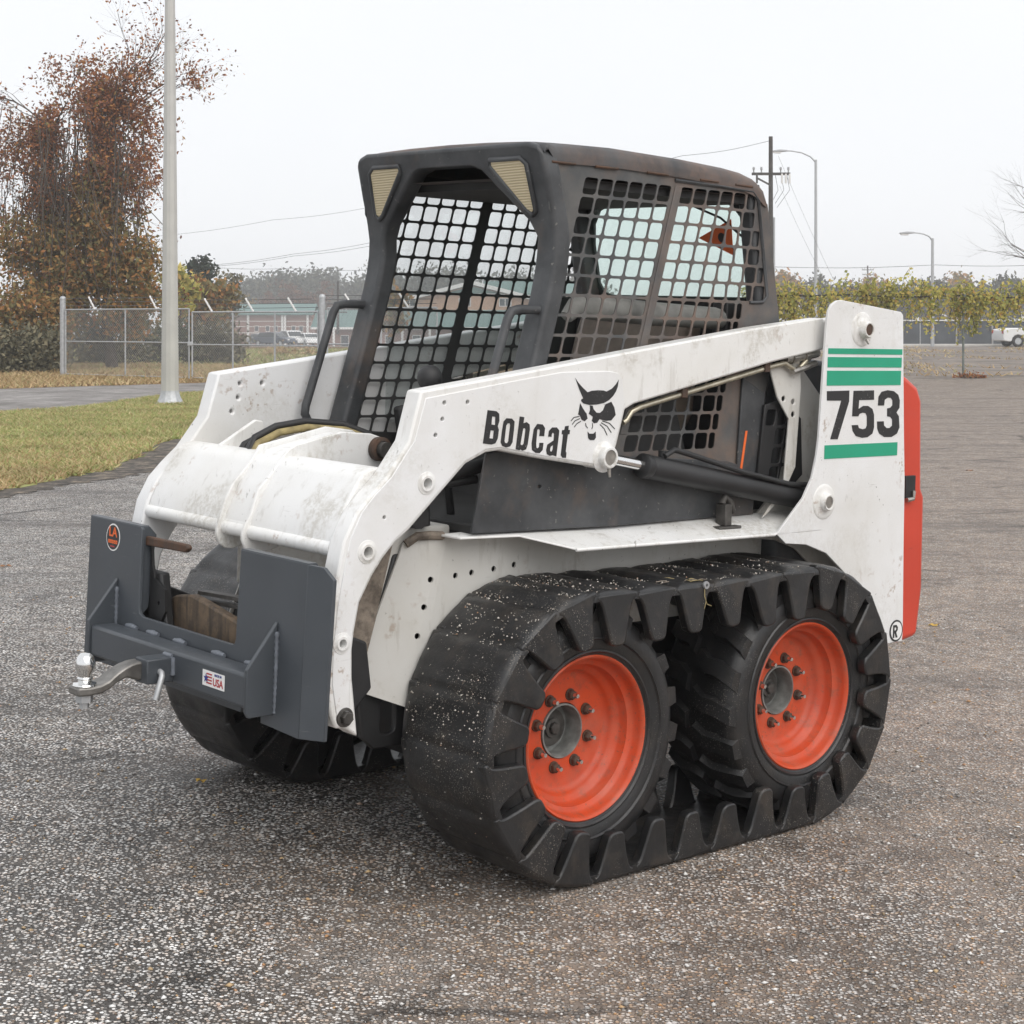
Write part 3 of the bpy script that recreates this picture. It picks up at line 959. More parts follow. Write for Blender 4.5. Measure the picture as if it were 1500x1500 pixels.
# --- engine cover, tailgate
q = MB().prism([(1.06, .40), (1.06, 1.36), (1.12, 1.40), (1.50, 1.36), (1.54, .42)], mv, -.41, .41)
obj('engine_cover', q, 'cab', LOADER, .02)
q = MB().prism([(1.555, 1.35), (1.600, 1.335), (1.665, 1.30), (1.690, 1.255), (1.705, .96), (1.722, .93), (1.728, .62), (1.705, .46), (1.600, .445), (1.575, .45)], mv, -.515, .515)
obj('tailgate', q, 'red', LOADER, .018, seg=3)
q = MB().box(1.60, 1.655, -.523, -.512, .93, 1.005)
tl = obj('tailgate_latch_recess', q, 'black', LOADER, .002)
q = MB().tube([P(1.605, .525, .925), P(1.635, .528, .928), P(1.638, .528, .955)], .008, 6)
obj('latch_handle', q, 'steel', tl)
# round white sticker low on the upright
q = MB().lathe([(1e-4, .0012), (.036, .0012), (.036, 0)], P(1.532, .5505, .50), P(0, 1, 0), 24)
st = obj('round_sticker', q, 'decal_black', LOADER, smooth=0)
q = MB().lathe([(.0, .0022), (.030, .0022), (.030, .001)], P(1.532, .5505, .50), P(0, 1, 0), 24)
st2 = obj('sticker_face', q, 'decal_white', st, smooth=0)
q = MB().plate([(1.512, .520), (1.530, .520), (1.538, .512), (1.538, .503), (1.530, .495), (1.538, .478), (1.528, .478), (1.522, .493), (1.520, .493), (1.520, .478), (1.512, .478)], [[(1.520, .512), (1.527, .512), (1.530, .508), (1.527, .502), (1.520, .502)]], mv, .5529, .5536)
obj('sticker_letter', q, 'decal_black', st, smooth=0)

# --- stripes and numerals on the upright
for w0, w1, u0, u1 in ((1.4095, 1.4275, 1.1265, 1.516), (1.3675, 1.400, 1.1255, 1.514), (1.310, 1.357, 1.1245, 1.5125), (1.0795, 1.1225, 1.1235, 1.5055)):
    q = MB().prism([(u0, w0), (u1, w0), (u1, w1), (u0, w1)], mv, .5505, .5513)
    obj('green_stripe', q, 'green_decal', LOADER, smooth=0)
for pl in NUM:
    obj('numeral', MB().plate(pl, [], mv, .5505, .5513), 'decal_black', LOADER, smooth=0)

# --- lift arms
ARMO = ARM[0]
AH = [((-.393, 1.271), .006), ((-.315, 1.272), .006), ((-.398, 1.229), .006), ((-.419, 1.188), .006), ((-.576, .986), .005), ((-.443, 1.066), .014), ((-.626, .903), .014), ((-.695, .683), .011)]
for sg in (1, -1):
    f = lambda p, t: (p[0], -sg * t, p[1])
    k = ARMO[:]
    arm = obj('lift_arm', MB().plate(k, [circ(c, r, 12) for c, r in AH], f, .447, .508), 'white' if sg > 0 else 'white_clean', LOADER, .006)
    # rear end of the arm running in between the uprights
    q = MB().prism([(1.150, 1.428), (1.30, 1.442), (1.345, 1.47), (1.345, 1.51), (1.30, 1.532), (1.146, 1.514)], f, .449, .506)
    obj('arm_end', q, 'white', arm, .006)
    # doubler plate, 3 mm proud
    dz = [(-.455, 1.283), (-.487, 1.175), (-.556, 1.087), (-.606, 1.045), (-.646, 1.003), (-.680, .936), (-.694, .869), (-.711, .770), (-.720, .675), (-.720, .585), (-.705, .512), (-.694, .492), (-.664, .492), (-.667, .594), (-.669, .662), (-.663, .709), (-.648, .783), (-.611, .849), (-.578, .892), (-.542, .928), (-.500, .957), (-.414, 1.034), (-.318, 1.118), (-.246, 1.147), (-.196, 1.1505), (-.030, 1.1215), (.168, 1.092), (.205, 1.105), (.234, 1.150), (.268, 1.262), (.254, 1.33), (.235, 1.348), (.20, 1.353), (.02, 1.350), (-.145, 1.328)]
    q = MB().plate(dz, [circ(c, r, 12) for c, r in AH], f, .507, .5105)
    obj('doubler_plate', q, 'white_clean', arm, .002)
    for (c, r) in AH[5:]:
        boss = MB().lathe([(r + .016, .0), (r + .015, .0015), (r + .008, .0025), (r + .006, .005), (r, .005), (r, -.02)], P(c[0], sg * .5105, c[1]), P(0, sg, 0), 24)
        obj('bushing', boss, 'white', arm, smooth=45)
    bolt = MB().lathe([(1e-4, .020), (.014, .020), (.017, .017), (.017, .004)], P(-.679, sg * .508, .499), P(0, sg, 0), 6).lathe([(.017, .006), (.024, .005), (.025, 0)], P(-.679, sg * .508, .499), P(0, sg, 0), 20)
    obj('pivot_bolt', bolt, 'darksteel', arm, smooth=30)
    # cylinder boss
    boss = MB().lathe([(.044, -.002), (.044, .001), (.036, .004), (.031, .008), (.031, .026), (.028, .029), (.022, .029), (.022, .022)], P(.190, sg * .510, 1.113), P(0, sg, 0), 26)
    b = obj('cylinder_boss', boss, 'white', arm, smooth=45)
    obj('cylinder_pin', MB().lathe([(.022, .021), (.021, .025), (1e-4, .025)], P(.190, sg * .510, 1.113), P(0, sg, 0), 20), 'steel', b)
    obj('grease_fitting', MB().cyl(P(.192, sg * .530, 1.083), P(.194, sg * .532, 1.058), .006, .004, 8), 'steel', b)
    # steel oil line under the arm
    ln = [(.285, 1.205), (.300, 1.212), (.318, 1.236), (.350, 1.248), (.926, 1.366), (.99, 1.377), (1.02, 1.366), (1.05, 1.352), (1.07, 1.365), (1.10, 1.385)]
    q = MB().tube([P(u, sg * .487, w) for u, w in ln], .0085, 8)
    obj('oil_line', q, 'pipe', arm, smooth=60)
    for (u, w) in ((.53, 1.285), (.90, 1.361)):
        q = MB().box(u - .012, u + .012, -.499 if sg > 0 else .475, -.475 if sg > 0 else .499, w - .011, w + .018)
        obj('line_clamp', q, 'rust', arm, .002)
    q = MB().tube([P(1.00, sg * .478, 1.392), P(1.06, sg * .478, 1.396), P(1.16, sg * .478, 1.412)], .017, 10)
    q.tube([P(1.03, sg * .478, 1.394), P(1.06, sg * .478, 1.396)], .022, 6).tube([P(1.09, sg * .478, 1.400), P(1.115, sg * .478, 1.404)], .022, 6)
    obj('hose_fitting', q, 'steel', arm, smooth=40)
    q = MB().tube([P(1.03, sg * .490, 1.350), P(1.08, sg * .492, 1.362), P(1.14, sg * .492, 1.378)], .010, 8)
    obj('hose_fitting', q, 'steel', arm, smooth=40)

# lettering and cat's-head emblem on the near arm
hl = {0: WORDH[0:2], 1: WORDH[2:3], 2: WORDH[3:4], 4: WORDH[4:5]}
for i, pl in enumerate(WORD):
    obj('letter', MB().plate(pl, hl.get(i, []), mv, .5110, .5117), 'decal_black', LOADER, smooth=0)
em = None
for i, pl in enumerate(CAT):
    o = obj('emblem' if i == 0 else 'emblem_piece', MB().plate(pl, [], mv, .5110, .5117), 'decal_black', em or LOADER, smooth=0)
    em = em or o
for pl in WHISK:
    q = MB()
    for i in range(len(pl) - 1):
        a, b = Vector(pl[i]), Vector(pl[i + 1])
        d = (b - a).normalized()
        nn = Vector((-d.y, d.x)) * .0012
        q.prism([tuple(a + nn), tuple(b + nn), tuple(b - nn), tuple(a - nn)], mv, .5110 + i * .0002, .5116 + i * .0002)
    obj('emblem_whisker', q, 'decal_black', em, smooth=0)

# --- lift cylinders
for sg in (1, -1):
    a, b = Vector(P(.190, sg * .475, 1.113)), Vector(P(1.250, sg * .475, .925))
    d = (b - a).normalized()
    cyl = obj('lift_cylinder', MB().lathe([(1e-4, .19), (.030, .19), (.036, .195), (.036, .215), (.033, .222), (.035, .226), (.035, 1.05), (1e-4, 1.06)], a, d, 28), 'black', LOADER, smooth=40)
    obj('rod', MB().cyl(a, a + d * .20, .0165, n=20), 'chrome', cyl)
    obj('rod_eye', MB().cyl(a + Vector((0, .03, 0)), a - Vector((0, .03, 0)), .034, n=20), 'white', cyl)
    q = MB().tube([Vector(P(.46, sg * .49, 1.105)), Vector(P(.50, sg * .49, 1.122)), Vector(P(.56, sg * .495, 1.108)), Vector(P(.80, sg * .50, 1.046)), Vector(P(1.02, sg * .50, 1.000)), Vector(P(1.10, sg * .50, .995)), Vector(P(1.16, sg * .49, .99))], .0085, 8)
    obj('cylinder_line', q, 'hose', cyl, smooth=60)
    obj('port_block', MB().cyl(a + d * .28 + Vector((0, 0, .02)), a + d * .28 + Vector((0, 0, .055)), .012, n=8), 'black', cyl)
    # latch and bracket standing on the fender
    q = MB().box(.70, .80, -sg * .47 - .03, -sg * .47 + .03, .876, .884).box(.735, .765, -sg * .47 - .02, -sg * .47 + .02, .884, .95).tube([P(.74, sg * .47, .95), P(.75, sg * .47, .972), P(.775, sg * .47, .955), P(.79, sg * .47, .92)], .012, 7)
    obj('fender_bracket', q, 'darksteel', LOADER, .003)

# --- cab
def f_side(sg): return lambda p, t: (p[0], -sg * t, p[1])


CABO = [(-.216, .918), (-.174, 1.121), (-.05, 1.15), (.03, 1.375), (.085, 1.53), (.105, 1.66), (.085, 1.72), (.032, 1.80), (.022, 1.930), (.28, 1.936), (.565, 1.929), (.844, 1.909), (.932, 1.892), (.962, 1.87), (1.037, 1.509), (1.02, 1.40), (.975, 1.27), (.935, 1.02), (.925, .905), (.70, .905)]
guard_holes = []
for r in range(14):
    w = 1.873 - .0565 * r
    lim = .902 + (1.883 - w) * .213 if w > 1.575 else .86 - (1.55 - w) * .268
    for k in range(6):
        guard_holes.append(rrect(.1885 + .0605 * k - .0151 * r, w, .0535, .0485, .009, .26))
    k = 0
    while True:
        u = .587 - .0155 * r + .0605 * k
        if u + .024 > lim:
            gap = lim - (u - .026)
            if gap > .022:
                guard_holes.append(rrect(u - .026 + gap / 2, w, gap, .0485, .008, .12))
            break
        guard_holes.append(rrect(u, w, .0530, .0485, .009, .26 if k < 4 else .12))
        k += 1
FRONT = [(-.14, .95), (-.085, 1.137), (.007, 1.466), (.048, 1.62), (.053, 1.725), (.045, 1.79), (-.004, 1.945)]
for sg in (1, -1):
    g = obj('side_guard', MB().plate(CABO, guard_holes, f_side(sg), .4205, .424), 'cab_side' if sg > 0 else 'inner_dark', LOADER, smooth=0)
    # pressed ribs round the guard
    q = MB().tube([P(.535, sg * .425, 1.915), P(.72, sg * .426, 1.912), P(.885, sg * .426, 1.905), P(.915, sg * .426, 1.88), P(.972, sg * .426, 1.585), P(.95, sg * .426, 1.565), P(.89, sg * .425, 1.562)], .006, 6)
    obj('pressed_rib', q, 'cab', g, smooth=60)
    q = MB().prism([(.538 - .0155 * r_, 1.90 - .0565 * r_) for r_ in (0, 13)] + [(.538 - .0155 * 13 + .03, 1.90 - .0565 * 13), (.568, 1.90)], f_side(sg), .4235, .4275)
    obj('guard_rib', q, 'cab_side', g, .002)
    # rear post
    obj('rear_post', MB().prism([(.885, 1.905), (.962, 1.875), (1.037, 1.509), (1.01, 1.30), (.93, .92), (.86, .92), (.93, 1.30), (.955, 1.50)], f_side(sg), .36, .4155), 'cab', LOADER, .012)
    # dark lower side skirt with its own plate edge
    obj('side_skirt', MB().plate([(-.222, .914), (-.178, 1.128), (-.05, 1.128), (.80, 1.075), (.93, 1.04), (.93, .904), (.30, .904)], [circ((.02, 1.03), .008, 8, .6), circ((-.205, 1.06), .006, 8), circ((-.200, 1.10), .006, 8)], f_side(sg), .4255, .4335), 'cab', LOADER, .002)
    # grab handle
    hp = [(.03, 1.518), (-.050, 1.518), (-.078, 1.512), (-.092, 1.490), (-.183, 1.205), (-.186, 1.180), (-.172, 1.156), (-.140, 1.138), (-.09, 1.128)]
    obj('grab_handle', MB().tube([P(u, sg * .405, w) for u, w in hp], .0135, 10), 'cab', LOADER, smooth=60)
    # engine side screen
    sc = [(.955, 1.245), (1.045, 1.262), (1.135, 1.20), (1.150, 1.02), (1.08, .97), (.925, .985)]
    hs = []
    for i in range(4):
        for j in range(4):
            cu, cw = .985 + .052 * i - .012 * j + .004 * i, 1.205 - .060 * j
            rc = rrect(cu, cw, .044, .050, .008, .18)
            if all(inside(p, [(.962, 1.238), (1.045, 1.252), (1.128, 1.195), (1.142, 1.025), (1.08, .978), (.935, .993)]) for p in rc):
                hs.append(rc)
    obj('engine_screen', MB().plate(sc, hs, f_side(sg), .436, .446), 'black', LOADER, .002)
    q = MB().prism([(.86, 1.33), (.97, 1.28), (.925, .905), (.84, .905)], f_side(sg), .4255, .4345)
    obj('rear_skirt', q, 'cab', LOADER, .003)
q = MB().prism([(.878, 1.165), (.888, 1.165), (.868, 1.045), (.858, 1.045)], mv, .4348, .4356)
obj('orange_strip', q, 'decal_orange', LOADER, smooth=0)

# roof shell
st = [(.004, 1.962), (.006, 1.974), (.016, 1.982), (.05, 1.985), (.12, 1.988), (.278, 1.991), (.565, 1.983), (.760, 1.972), (.844, 1.963), (.905, 1.948), (.938, 1.925), (.955, 1.890)]
cs = [(-.430, -.060), (-.431, -.035), (-.424, -.015), (-.405, -.002), (-.33, .006), (-.18, .011), (0, .013), (.18, .011), (.33, .006), (.405, -.002), (.424, -.015), (.431, -.035), (.430, -.060)]
q = MB()
m = len(cs)
vs = []
for u, w in st:
    for v, dw in cs:
        kd = 1 if dw > 0 else min(1, max(.3, u / .05))
        vs.append(P(u, v, max(w + dw * kd, 1.86)))
q.add(vs, [(i * m + k, i * m + k + 1, (i + 1) * m + k + 1, (i + 1) * m + k) for i in range(len(st) - 1) for k in range(m - 1)])
q.add([P(u, v, 1.895 if .05 < u < .9 else 1.89) for u in (.03, .93) for v in (-.42, .42)], [(0, 1, 3, 2)])
rf = obj('roof', q, 'roof', LOADER, smooth=50)
for sg in (1, -1):
    for a, b in ((.03, .12), (.20, .29), (.41, .50), (.64, .72), (.80, .88)):
        q = MB().tube([P(a, sg * .430, 1.929 - .02 * max(0, a - .4)), P(b, sg * .430, 1.929 - .02 * max(0, b - .4))], .004, 6)
        obj('seam_weld', q, 'rust', rf)

# front visor with the two lamp pockets
FPRO = [(.93, -.148), (1.137, -.087), (1.30, -.040), (1.466, .006), (1.56, .032), (1.62, .045), (1.67, .0515), (1.72, .052), (1.76, .045), (1.80, .035), (1.945, -.004), (1.99, -.016)]


def ufront(w):
    for (w0, u0), (w1, u1) in zip(FPRO, FPRO[1:]):
        if w <= w1:
            return u0 + (u1 - u0) * (w - w0) / (w1 - w0)
    return FPRO[-1][1]


def vis(p, t): return (ufront(p[1]) + t, -p[0], p[1])



ws_ = [1.82, 1.77, 1.72, 1.67, 1.62, 1.56, 1.466, 1.38, 1.30, 1.22, 1.137, 1.03, .935]
half = [(.372, 1.984), (.410, 1.973), (.431, 1.940), (.433, 1.87)] + [(.432, w) for w in ws_] + [(.350, w) for w in ws_[::-1] if w < 1.69] + [(.353, 1.722), (.325, 1.768), (.155, 1.914), (.110, 1.928)]
outl = half + [(-v, w) for v, w in reversed(half)]
lamp = [(.214, 1.934), (.336, 1.934), (.358, 1.918), (.366, 1.800), (.352, 1.790), (.330, 1.802), (.212, 1.918)]
vz = obj('front_frame', MB().plate(outl, [], vis, 0, .062), 'cab', LOADER, .020, seg=4)
for sg in (1, -1):
    lp = [(sg * v, w) for v, w in lamp]
    c = (sum(p[0] for p in lp) / 7, sum(p[1] for p in lp) / 7)
    big = [(c[0] + (p[0] - c[0]) * 1.06, c[1] + (p[1] - c[1]) * 1.06) for p in lp]
    bk = obj('lamp_pocket', MB().prism(big, vis, -.0035, .010), 'black', LOADER, .002)
    ln = obj('lamp_lens', MB().prism([(c[0] + (p[0] - c[0]) * .99, c[1] + (p[1] - c[1]) * .99) for p in lp], vis, -.0055, .002), 'lens', LOADER, .001)
    obj('lamp_surround', MB().tube([vis((c[0] + (p[0] - c[0]) * 1.05, c[1] + (p[1] - c[1]) * 1.09), -.003) for p in lp], .0075, 8, closed=True), 'cab', ln, smooth=60)

# rear wall and window
def rear(p, t): return (.928 + (1.942 - p[1]) * .2564 - t, -p[0], p[1])


win = [(-.30, 1.580), (.30, 1.580), (.335, 1.590), (.352, 1.62), (.350, 1.75), (.335, 1.82), (.30, 1.865), (.24, 1.888), (-.24, 1.888), (-.30, 1.865), (-.335, 1.82), (-.350, 1.75), (-.352, 1.62), (-.335, 1.590)]
rw = obj('rear_wall', MB().plate([(-.415, .95), (.415, .95), (.415, 1.93), (-.415, 1.93)], [win], rear, 0, .012), 'inner_dark', LOADER, .002)
gl = obj('rear_window', MB().prism([(v * 1.03, 1.733 + (w - 1.733) * 1.03) for v, w in win], rear, .016, .021), 'rear_glass', rw)
tri = obj('warning_triangle', MB().prism([(.150, 1.768), (.300, 1.826), (.288, 1.712)], rear, .0225, .0235), 'decal_orange', rw, smooth=0)
obj('triangle_mark', MB().plate(circ((.250, 1.768), .016, 10) , [], rear, .0237, .0243), 'decal_black', rw, smooth=0)
q = MB().tube([rear(p, .027) for p in ((.05, 1.885), (.15, 1.87), (.26, 1.83), (.34, 1.77))], .004, 5)
obj('pull_cord', q, 'hose', rw)
# headliner, floor
obj('headliner', MB().box(.10, .90, -.40, .40, 1.868, 1.893), 'inner_dark', LOADER)
obj('cab_floor', MB().prism([(-.20, .905), (-.20, .935), (.30, .935), (.34, 1.06), (.95, 1.06), (.95, .905)], mv, -.41, .41), 'inner_dark', LOADER, .006)
# seat
seat = obj('seat', MB().prism([(.36, 1.06), (.33, 1.15), (.36, 1.20), (.72, 1.18), (.80, 1.10), (.80, 1.06)], mv, -.25, .25), 'seat', LOADER, .03, seg=3)
obj('seat_back', MB().prism([(.70, 1.18), (.78, 1.46), (.80, 1.51), (.86, 1.52), (.89, 1.49), (.86, 1.20), (.80, 1.12)], mv, -.24, .24), 'seat', seat, .035, seg=3)
for sg in (1, -1):
    if sg < 0:
        continue
    pth = [(.20, 1.50), (.23, 1.528), (.30, 1.530), (.55, 1.518), (.84, 1.510), (.90, 1.505)]
    b = obj('seat_bar', MB().tube([P(u, sg * .33, w) for u, w in pth], [.020, .030, .036, .036, .034, .024], 12), 'grey_pad', LOADER, smooth=60)
    obj('bar_hinge', MB().box(.86, .93, -sg * .33 - .03, -sg * .33 + .03, 1.42, 1.56), 'black', b, .005)
    q = MB().tube([P(-.10, sg * .20, .93), P(-.13, sg * .20, 1.10), P(-.185, sg * .20, 1.25), P(-.19, sg * .20, 1.29)], [.012, .012, .014, .016], 8)
    lv = obj('steering_lever', q, 'black', LOADER, smooth=60)
    kn = MB().lathe([(1e-4, .042), (.018, .040), (.031, .028), (.036, .010), (.033, -.008), (.022, -.024), (.013, -.03)], P(-.19, sg * .20, 1.312), (-.3, 0, 1), 20)
    obj('lever_knob', kn, 'hose', lv, smooth=60)
    q = MB().tube([P(-.19, sg * .20, 1.27), P(-.20, sg * .175, 1.25), P(-.215, sg * .17, 1.215), P(-.21, sg * .18, 1.18)], .010, 7).cyl(P(-.215, sg * .16, 1.225), P(-.215, sg * .19, 1.225), .02, n=10)
    obj('lever_switch', q, 'steel', lv, smooth=60)
    q = MB().tube([P(-.16, sg * .385, 1.15), P(.3, sg * .395, 1.33), P(.55, sg * .39, 1.40)], .009, 6)
    obj('lever_cable', q, 'hose', LOADER, smooth=60)
# orange tag and clutter inside
obj('side_panel', MB().prism([(.15, 1.06), (.12, 1.20), (.62, 1.28), (.70, 1.06)], mv, .33, .37), 'inner_dark', LOADER, .01)
obj('side_panel', MB().prism([(.15, 1.06), (.12, 1.20), (.62, 1.28), (.70, 1.06)], mv, -.37, -.33), 'inner_dark', LOADER, .01)
# clear window behind the far guard
obj('side_window', MB().box(.14, .86, .4265, .4300, 1.16, 1.89), 'side_glass', LOADER)
# front sill, pedals, tubing below the near arm
obj('front_step', MB().prism([(-.47, .70), (-.47, .90), (-.43, .925), (-.20, .925), (-.20, .70)], mv, -.32, .32), 'white_dirty', LOADER, .008)
q = MB().prism([(-.36, .925), (-.40, .99), (-.38, 1.0), (-.26, .95), (-.25, .925)], mv, .08, .27)
pd = obj('pedal', q, 'black', LOADER, .008)
q = MB().prism([(-.36, .925), (-.40, .99), (-.38, 1.0), (-.26, .95), (-.25, .925)], mv, -.27, -.08)
obj('pedal', q, 'black', LOADER, .008)
q = MB().prism([(-.435, .925), (-.40, .985), (-.36, 1.03), (-.33, 1.03), (-.345, .925)], mv, .285, .300)
obj('pedal_bracket', q, 'white_dirty', LOADER, .003)
q = MB().tube([P(-.30, .33, .93), P(-.31, .335, 1.0), P(-.35, .34, 1.06), P(-.33, .33, 1.10)], .016, 8).tube([P(-.36, .32, 1.045), P(-.25, .34, 1.06), P(-.12, .36, 1.09)], .020, 8).tube([P(-.38, .30, 1.02), P(-.28, .33, 1.035), P(-.14, .35, 1.05)], .013, 8)
q.cyl(P(-.34, .31, .955), P(-.34, .36, .955), .03, n=12)
obj('pedal_linkage', q, 'hose', LOADER, smooth=60)

# --- cross member between the arms, with its pair of ribs
XM = [(-.690, .918), (-.684, .945), (-.660, .995), (-.612, 1.075), (-.596, 1.092), (-.575, 1.102), (-.548, 1.105), (-.50, 1.096), (-.47, 1.07), (-.47, 1.00), (-.52, .92), (-.60, .882), (-.66, .885)]
xm = obj('cross_member', MB().prism(XM, mv, -.447, .447), 'white', LOADER, .006)
q = MB().cyl(P(-.682, -.447, .906), P(-.682, .447, .906), .0195, n=16)
obj('cross_tube', q, 'white', xm)
RA = [(-.712, .905), (-.713, .888), (-.703, .862), (-.684, .849), (-.660, .846), (-.60, .86), (-.45, .99), (-.24, 1.07), (-.236, 1.125), (-.250, 1.146), (-.271, 1.158), (-.362, 1.170), (-.463, 1.149), (-.582, 1.124), (-.609, 1.085), (-.666, 1.024), (-.688, .983), (-.702, .94)]
RB = [(-.712, .905), (-.713, .888), (-.703, .864), (-.684, .851), (-.660, .848), (-.60, .86), (-.45, .99), (-.24, 1.07), (-.236, 1.120), (-.250, 1.143), (-.300, 1.158), (-.400, 1.165), (-.55, 1.133), (-.577, 1.119), (-.634, 1.053), (-.668, 1.018), (-.688, .954), (-.704, .93)]
obj('rib', MB().prism(RA, mv, -.056, -.044), 'white', xm, .003)
obj('rib', MB().prism(RB, mv, .069, .081), 'white', xm, .003)
q = MB().prism([(-.700, .905), (-.672, .96), (-.650, 1.022), (-.598, 1.078), (-.565, 1.112), (-.462, 1.136), (-.362, 1.155), (-.30, 1.148), (-.28, 1.06), (-.50, .95), (-.60, .90)], mv, -.0445, .0695)
obj('rib_filler', q, 'white', xm, .004)
q = MB().lathe([(.020, .0), (.034, .002), (.034, .022), (.024, .026), (.022, .012)], P(-.276, .081, 1.115), P(0, 1, 0), 22)
tp = obj('tilt_pin_collar', q, 'rust', xm, smooth=45)
obj('tilt_pin', MB().cyl(P(-.276, .085, 1.115), P(-.276, .125, 1.115), .022, n=18), 'darksteel', tp)
# hoses behind the far half
for i, (dv, dw, mt) in enumerate(((0, 0, 'hose'), (.034, .004, 'hose_sleeve'), (-.034, -.004, 'hose'), (.018, .020, 'hose'))):
    pts = [P(-.56, -.16 + dv, 1.075), P(-.53, -.17 + dv, 1.115 + dw), P(-.46, -.17 + dv, 1.145 + dw), P(-.37, -.16 + dv, 1.158 + dw), P(-.26, -.13 + dv, 1.150 + dw), P(-.18, -.10 + dv, 1.12 + dw)]
    obj('hydraulic_hose', MB().tube(pts, .011, 8), mt, LOADER, smooth=60)
q = MB().prism([(-.555, 1.085), (-.560, 1.105), (-.44, 1.175), (-.415, 1.17), (-.405, 1.13), (-.44, 1.08)], mv, -.30, -.285)
obj('hose_guard', q, 'white', LOADER, .004)

# --- quick-attach frame carrying the hitch plate
qa = MB().plate([(-.52, .475), (.52, .475), (.52, .63), (.24, .68), (.20, .60), (-.20, .60), (-.24, .76), (-.34, .76), (-.36, .70), (-.52, .63)], [], mu, -.765, -.735)
qf = obj('attach_frame', qa, 'black', LOADER, .006)
q = MB().plate([(-.34, .52), (.22, .52), (.22, .585), (.10, .672), (-.06, .700), (-.14, .712), (-.22, .700), (-.30, .665), (-.34, .66)], [], mu, -.728, -.700)
obj('pivot_plate', q, 'rustplate', qf, .005)
for a, b in (((-.20, .700), (.20, .720)), ((-.16, .680), (.20, .70))):
    q = MB().prism([(a[0], a[1]), (b[0], b[1]), (b[0], b[1] + .010), (a[0], a[1] + .010)], mu, -.67, -.64)
    obj('frame_strap', q, 'darksteel', qf)
q = MB().prism([(-.30, .832), (-.085, .838), (-.072, .846), (-.070, .854), (-.080, .860), (-.30, .858)], mu, -.786, -.770)
obj('lock_lever', q, 'rust', qf, .004)
q = MB().plate([(-.285, .62), (-.23, .62), (-.20, .66), (-.205, .72), (-.235, .735), (-.262, .745), (-.275, .78), (-.285, .85)], [circ((-.235, .68), .006, 10)], mu, -.772, -.764)
obj('lever_bracket', q, 'black', qf)
for sg in (1, -1):
    q = MB().prism([(-.735, .48), (-.735, .64), (-.66, .70), (-.56, .66), (-.54, .54), (-.62, .46)], f_side(sg), .385, .435)
    obj('attach_link', q, 'black', qf, .006)
    if sg < 0:
        continue
    q = MB().prism([(-.60, .60), (-.555, .80), (-.50, .895), (-.45, .90), (-.50, .70), (-.54, .56)], f_side(sg), .375, .39)
    obj('mud_streak_plate', q, 'soil', LOADER, .004)

# ---------------------------------------------------------------- the hitch plate hung on the loader's front
HB = P(-.81, 0, .475)
HITCH = empty('hitch_attachment', 'slate grey steel hitch plate with receiver tube hung on the front of the loader', 'attachment', matrix=ROOT @ Matrix.Translation(HB))


def hp_(p, t): return (-.80 + .03 * (p[1] - .88) + t, -p[0], p[1])


PL = [(-.580, .885), (-.296, .885), (-.288, .878), (-.282, .662), (-.276, .648), (-.258, .641), (.192, .640), (.204, .644), (.208, .656), (.210, .884), (.505, .884), (.505, .463), (.34, .470), (.338, .490), (.250, .490), (.248, .478), (-.575, .480)]
pl = obj('plate', MB(HB).plate(PL, [], hp_, 0, .010), 'slate', HITCH, .0015)
q = MB(HB)
wg = [(.505, 0, .884), (.545, .018, .880), (.572, .030, .852), (.568, .030, .464), (.505, 0, .463)]
n = len(wg)
q.add([(-.80 + .03 * (w - .88) + du, -v, w) for v, du, w in wg] + [(-.79 + .03 * (w - .88) + du, -v, w) for v, du, w in wg], [tuple(range(n)), tuple(range(2 * n - 1, n - 1, -1))] + [(i, (i + 1) % n, n + (i + 1) % n, n + i) for i in range(n)])
obj('bent_wing', q, 'slate', HITCH, .0015)
for v0, v1 in ((-.580, -.296), (.210, .505)):
    q = MB(HB).prism([(-.799, .877), (-.799, .8865), (-.774, .8865), (-.752, .860), (-.758, .854), (-.778, .877)], mv, v0, v1)
    obj('top_lip', q, 'slate', HITCH, .001)
q = MB(HB).prism([(-.792, .64), (-.792, .884), (-.774, .884), (-.752, .860), (-.760, .80), (-.772, .66)], mv, -.300, -.290)
obj('side_flange', q, 'slate', HITCH, .001)
tb = obj('hitch_tube', MB(HB).box(-.886, -.8125, -.383, .402, .520, .606), 'slate', HITCH, .009, seg=3)
for v in (-.408, .388):
    q = MB(HB).prism([(-.806, .728), (-.892, .618), (-.892, .515), (-.884, .500), (-.8115, .500)], mv, v - .006, v + .006)
    g = obj('gusset', q, 'slate', HITCH, .002)
    wb = MB(HB)
    wb.tube([(-.809, -v - .008, .505 + .008 * k) for k in range(26)], [.0045 if k % 2 else .0075 for k in range(26)], 7)
    obj('weld_bead', wb, 'weld', g, smooth=60)
for v in (-.330, -.215, -.075, .115, .27):
    q = MB(HB).tube([P(-.815, v, .608), P(-.815, v + .028, .609), P(-.814, v + .055, .608)], [.006, .009, .006], 8)
    obj('weld_bead', q, 'weld', tb, smooth=60)
rc = obj('receiver', MB(HB).box(-.962, -.882, -.042, .020, .527, .590), 'slate', HITCH, .003)
for a, b in (((-.888, .0, .592), (-.888, .040, .592)), ((-.888, .044, .590), (-.888, .045, .545))):
    obj('weld_bead', MB(HB).tube([P(*a), P(*b)], .007, 8), 'weld', rc, smooth=60)
q = MB(HB).prism(circ((-.443, .838), .0385, 28), hp_, -.0010, -.0004)
ov = obj('round_label', q, 'decal_white', HITCH, smooth=0)
obj('label_face', MB(HB).prism(circ((-.443, .838), .0345, 28), hp_, -.0018, -.0012), 'decal_black', ov, smooth=0)


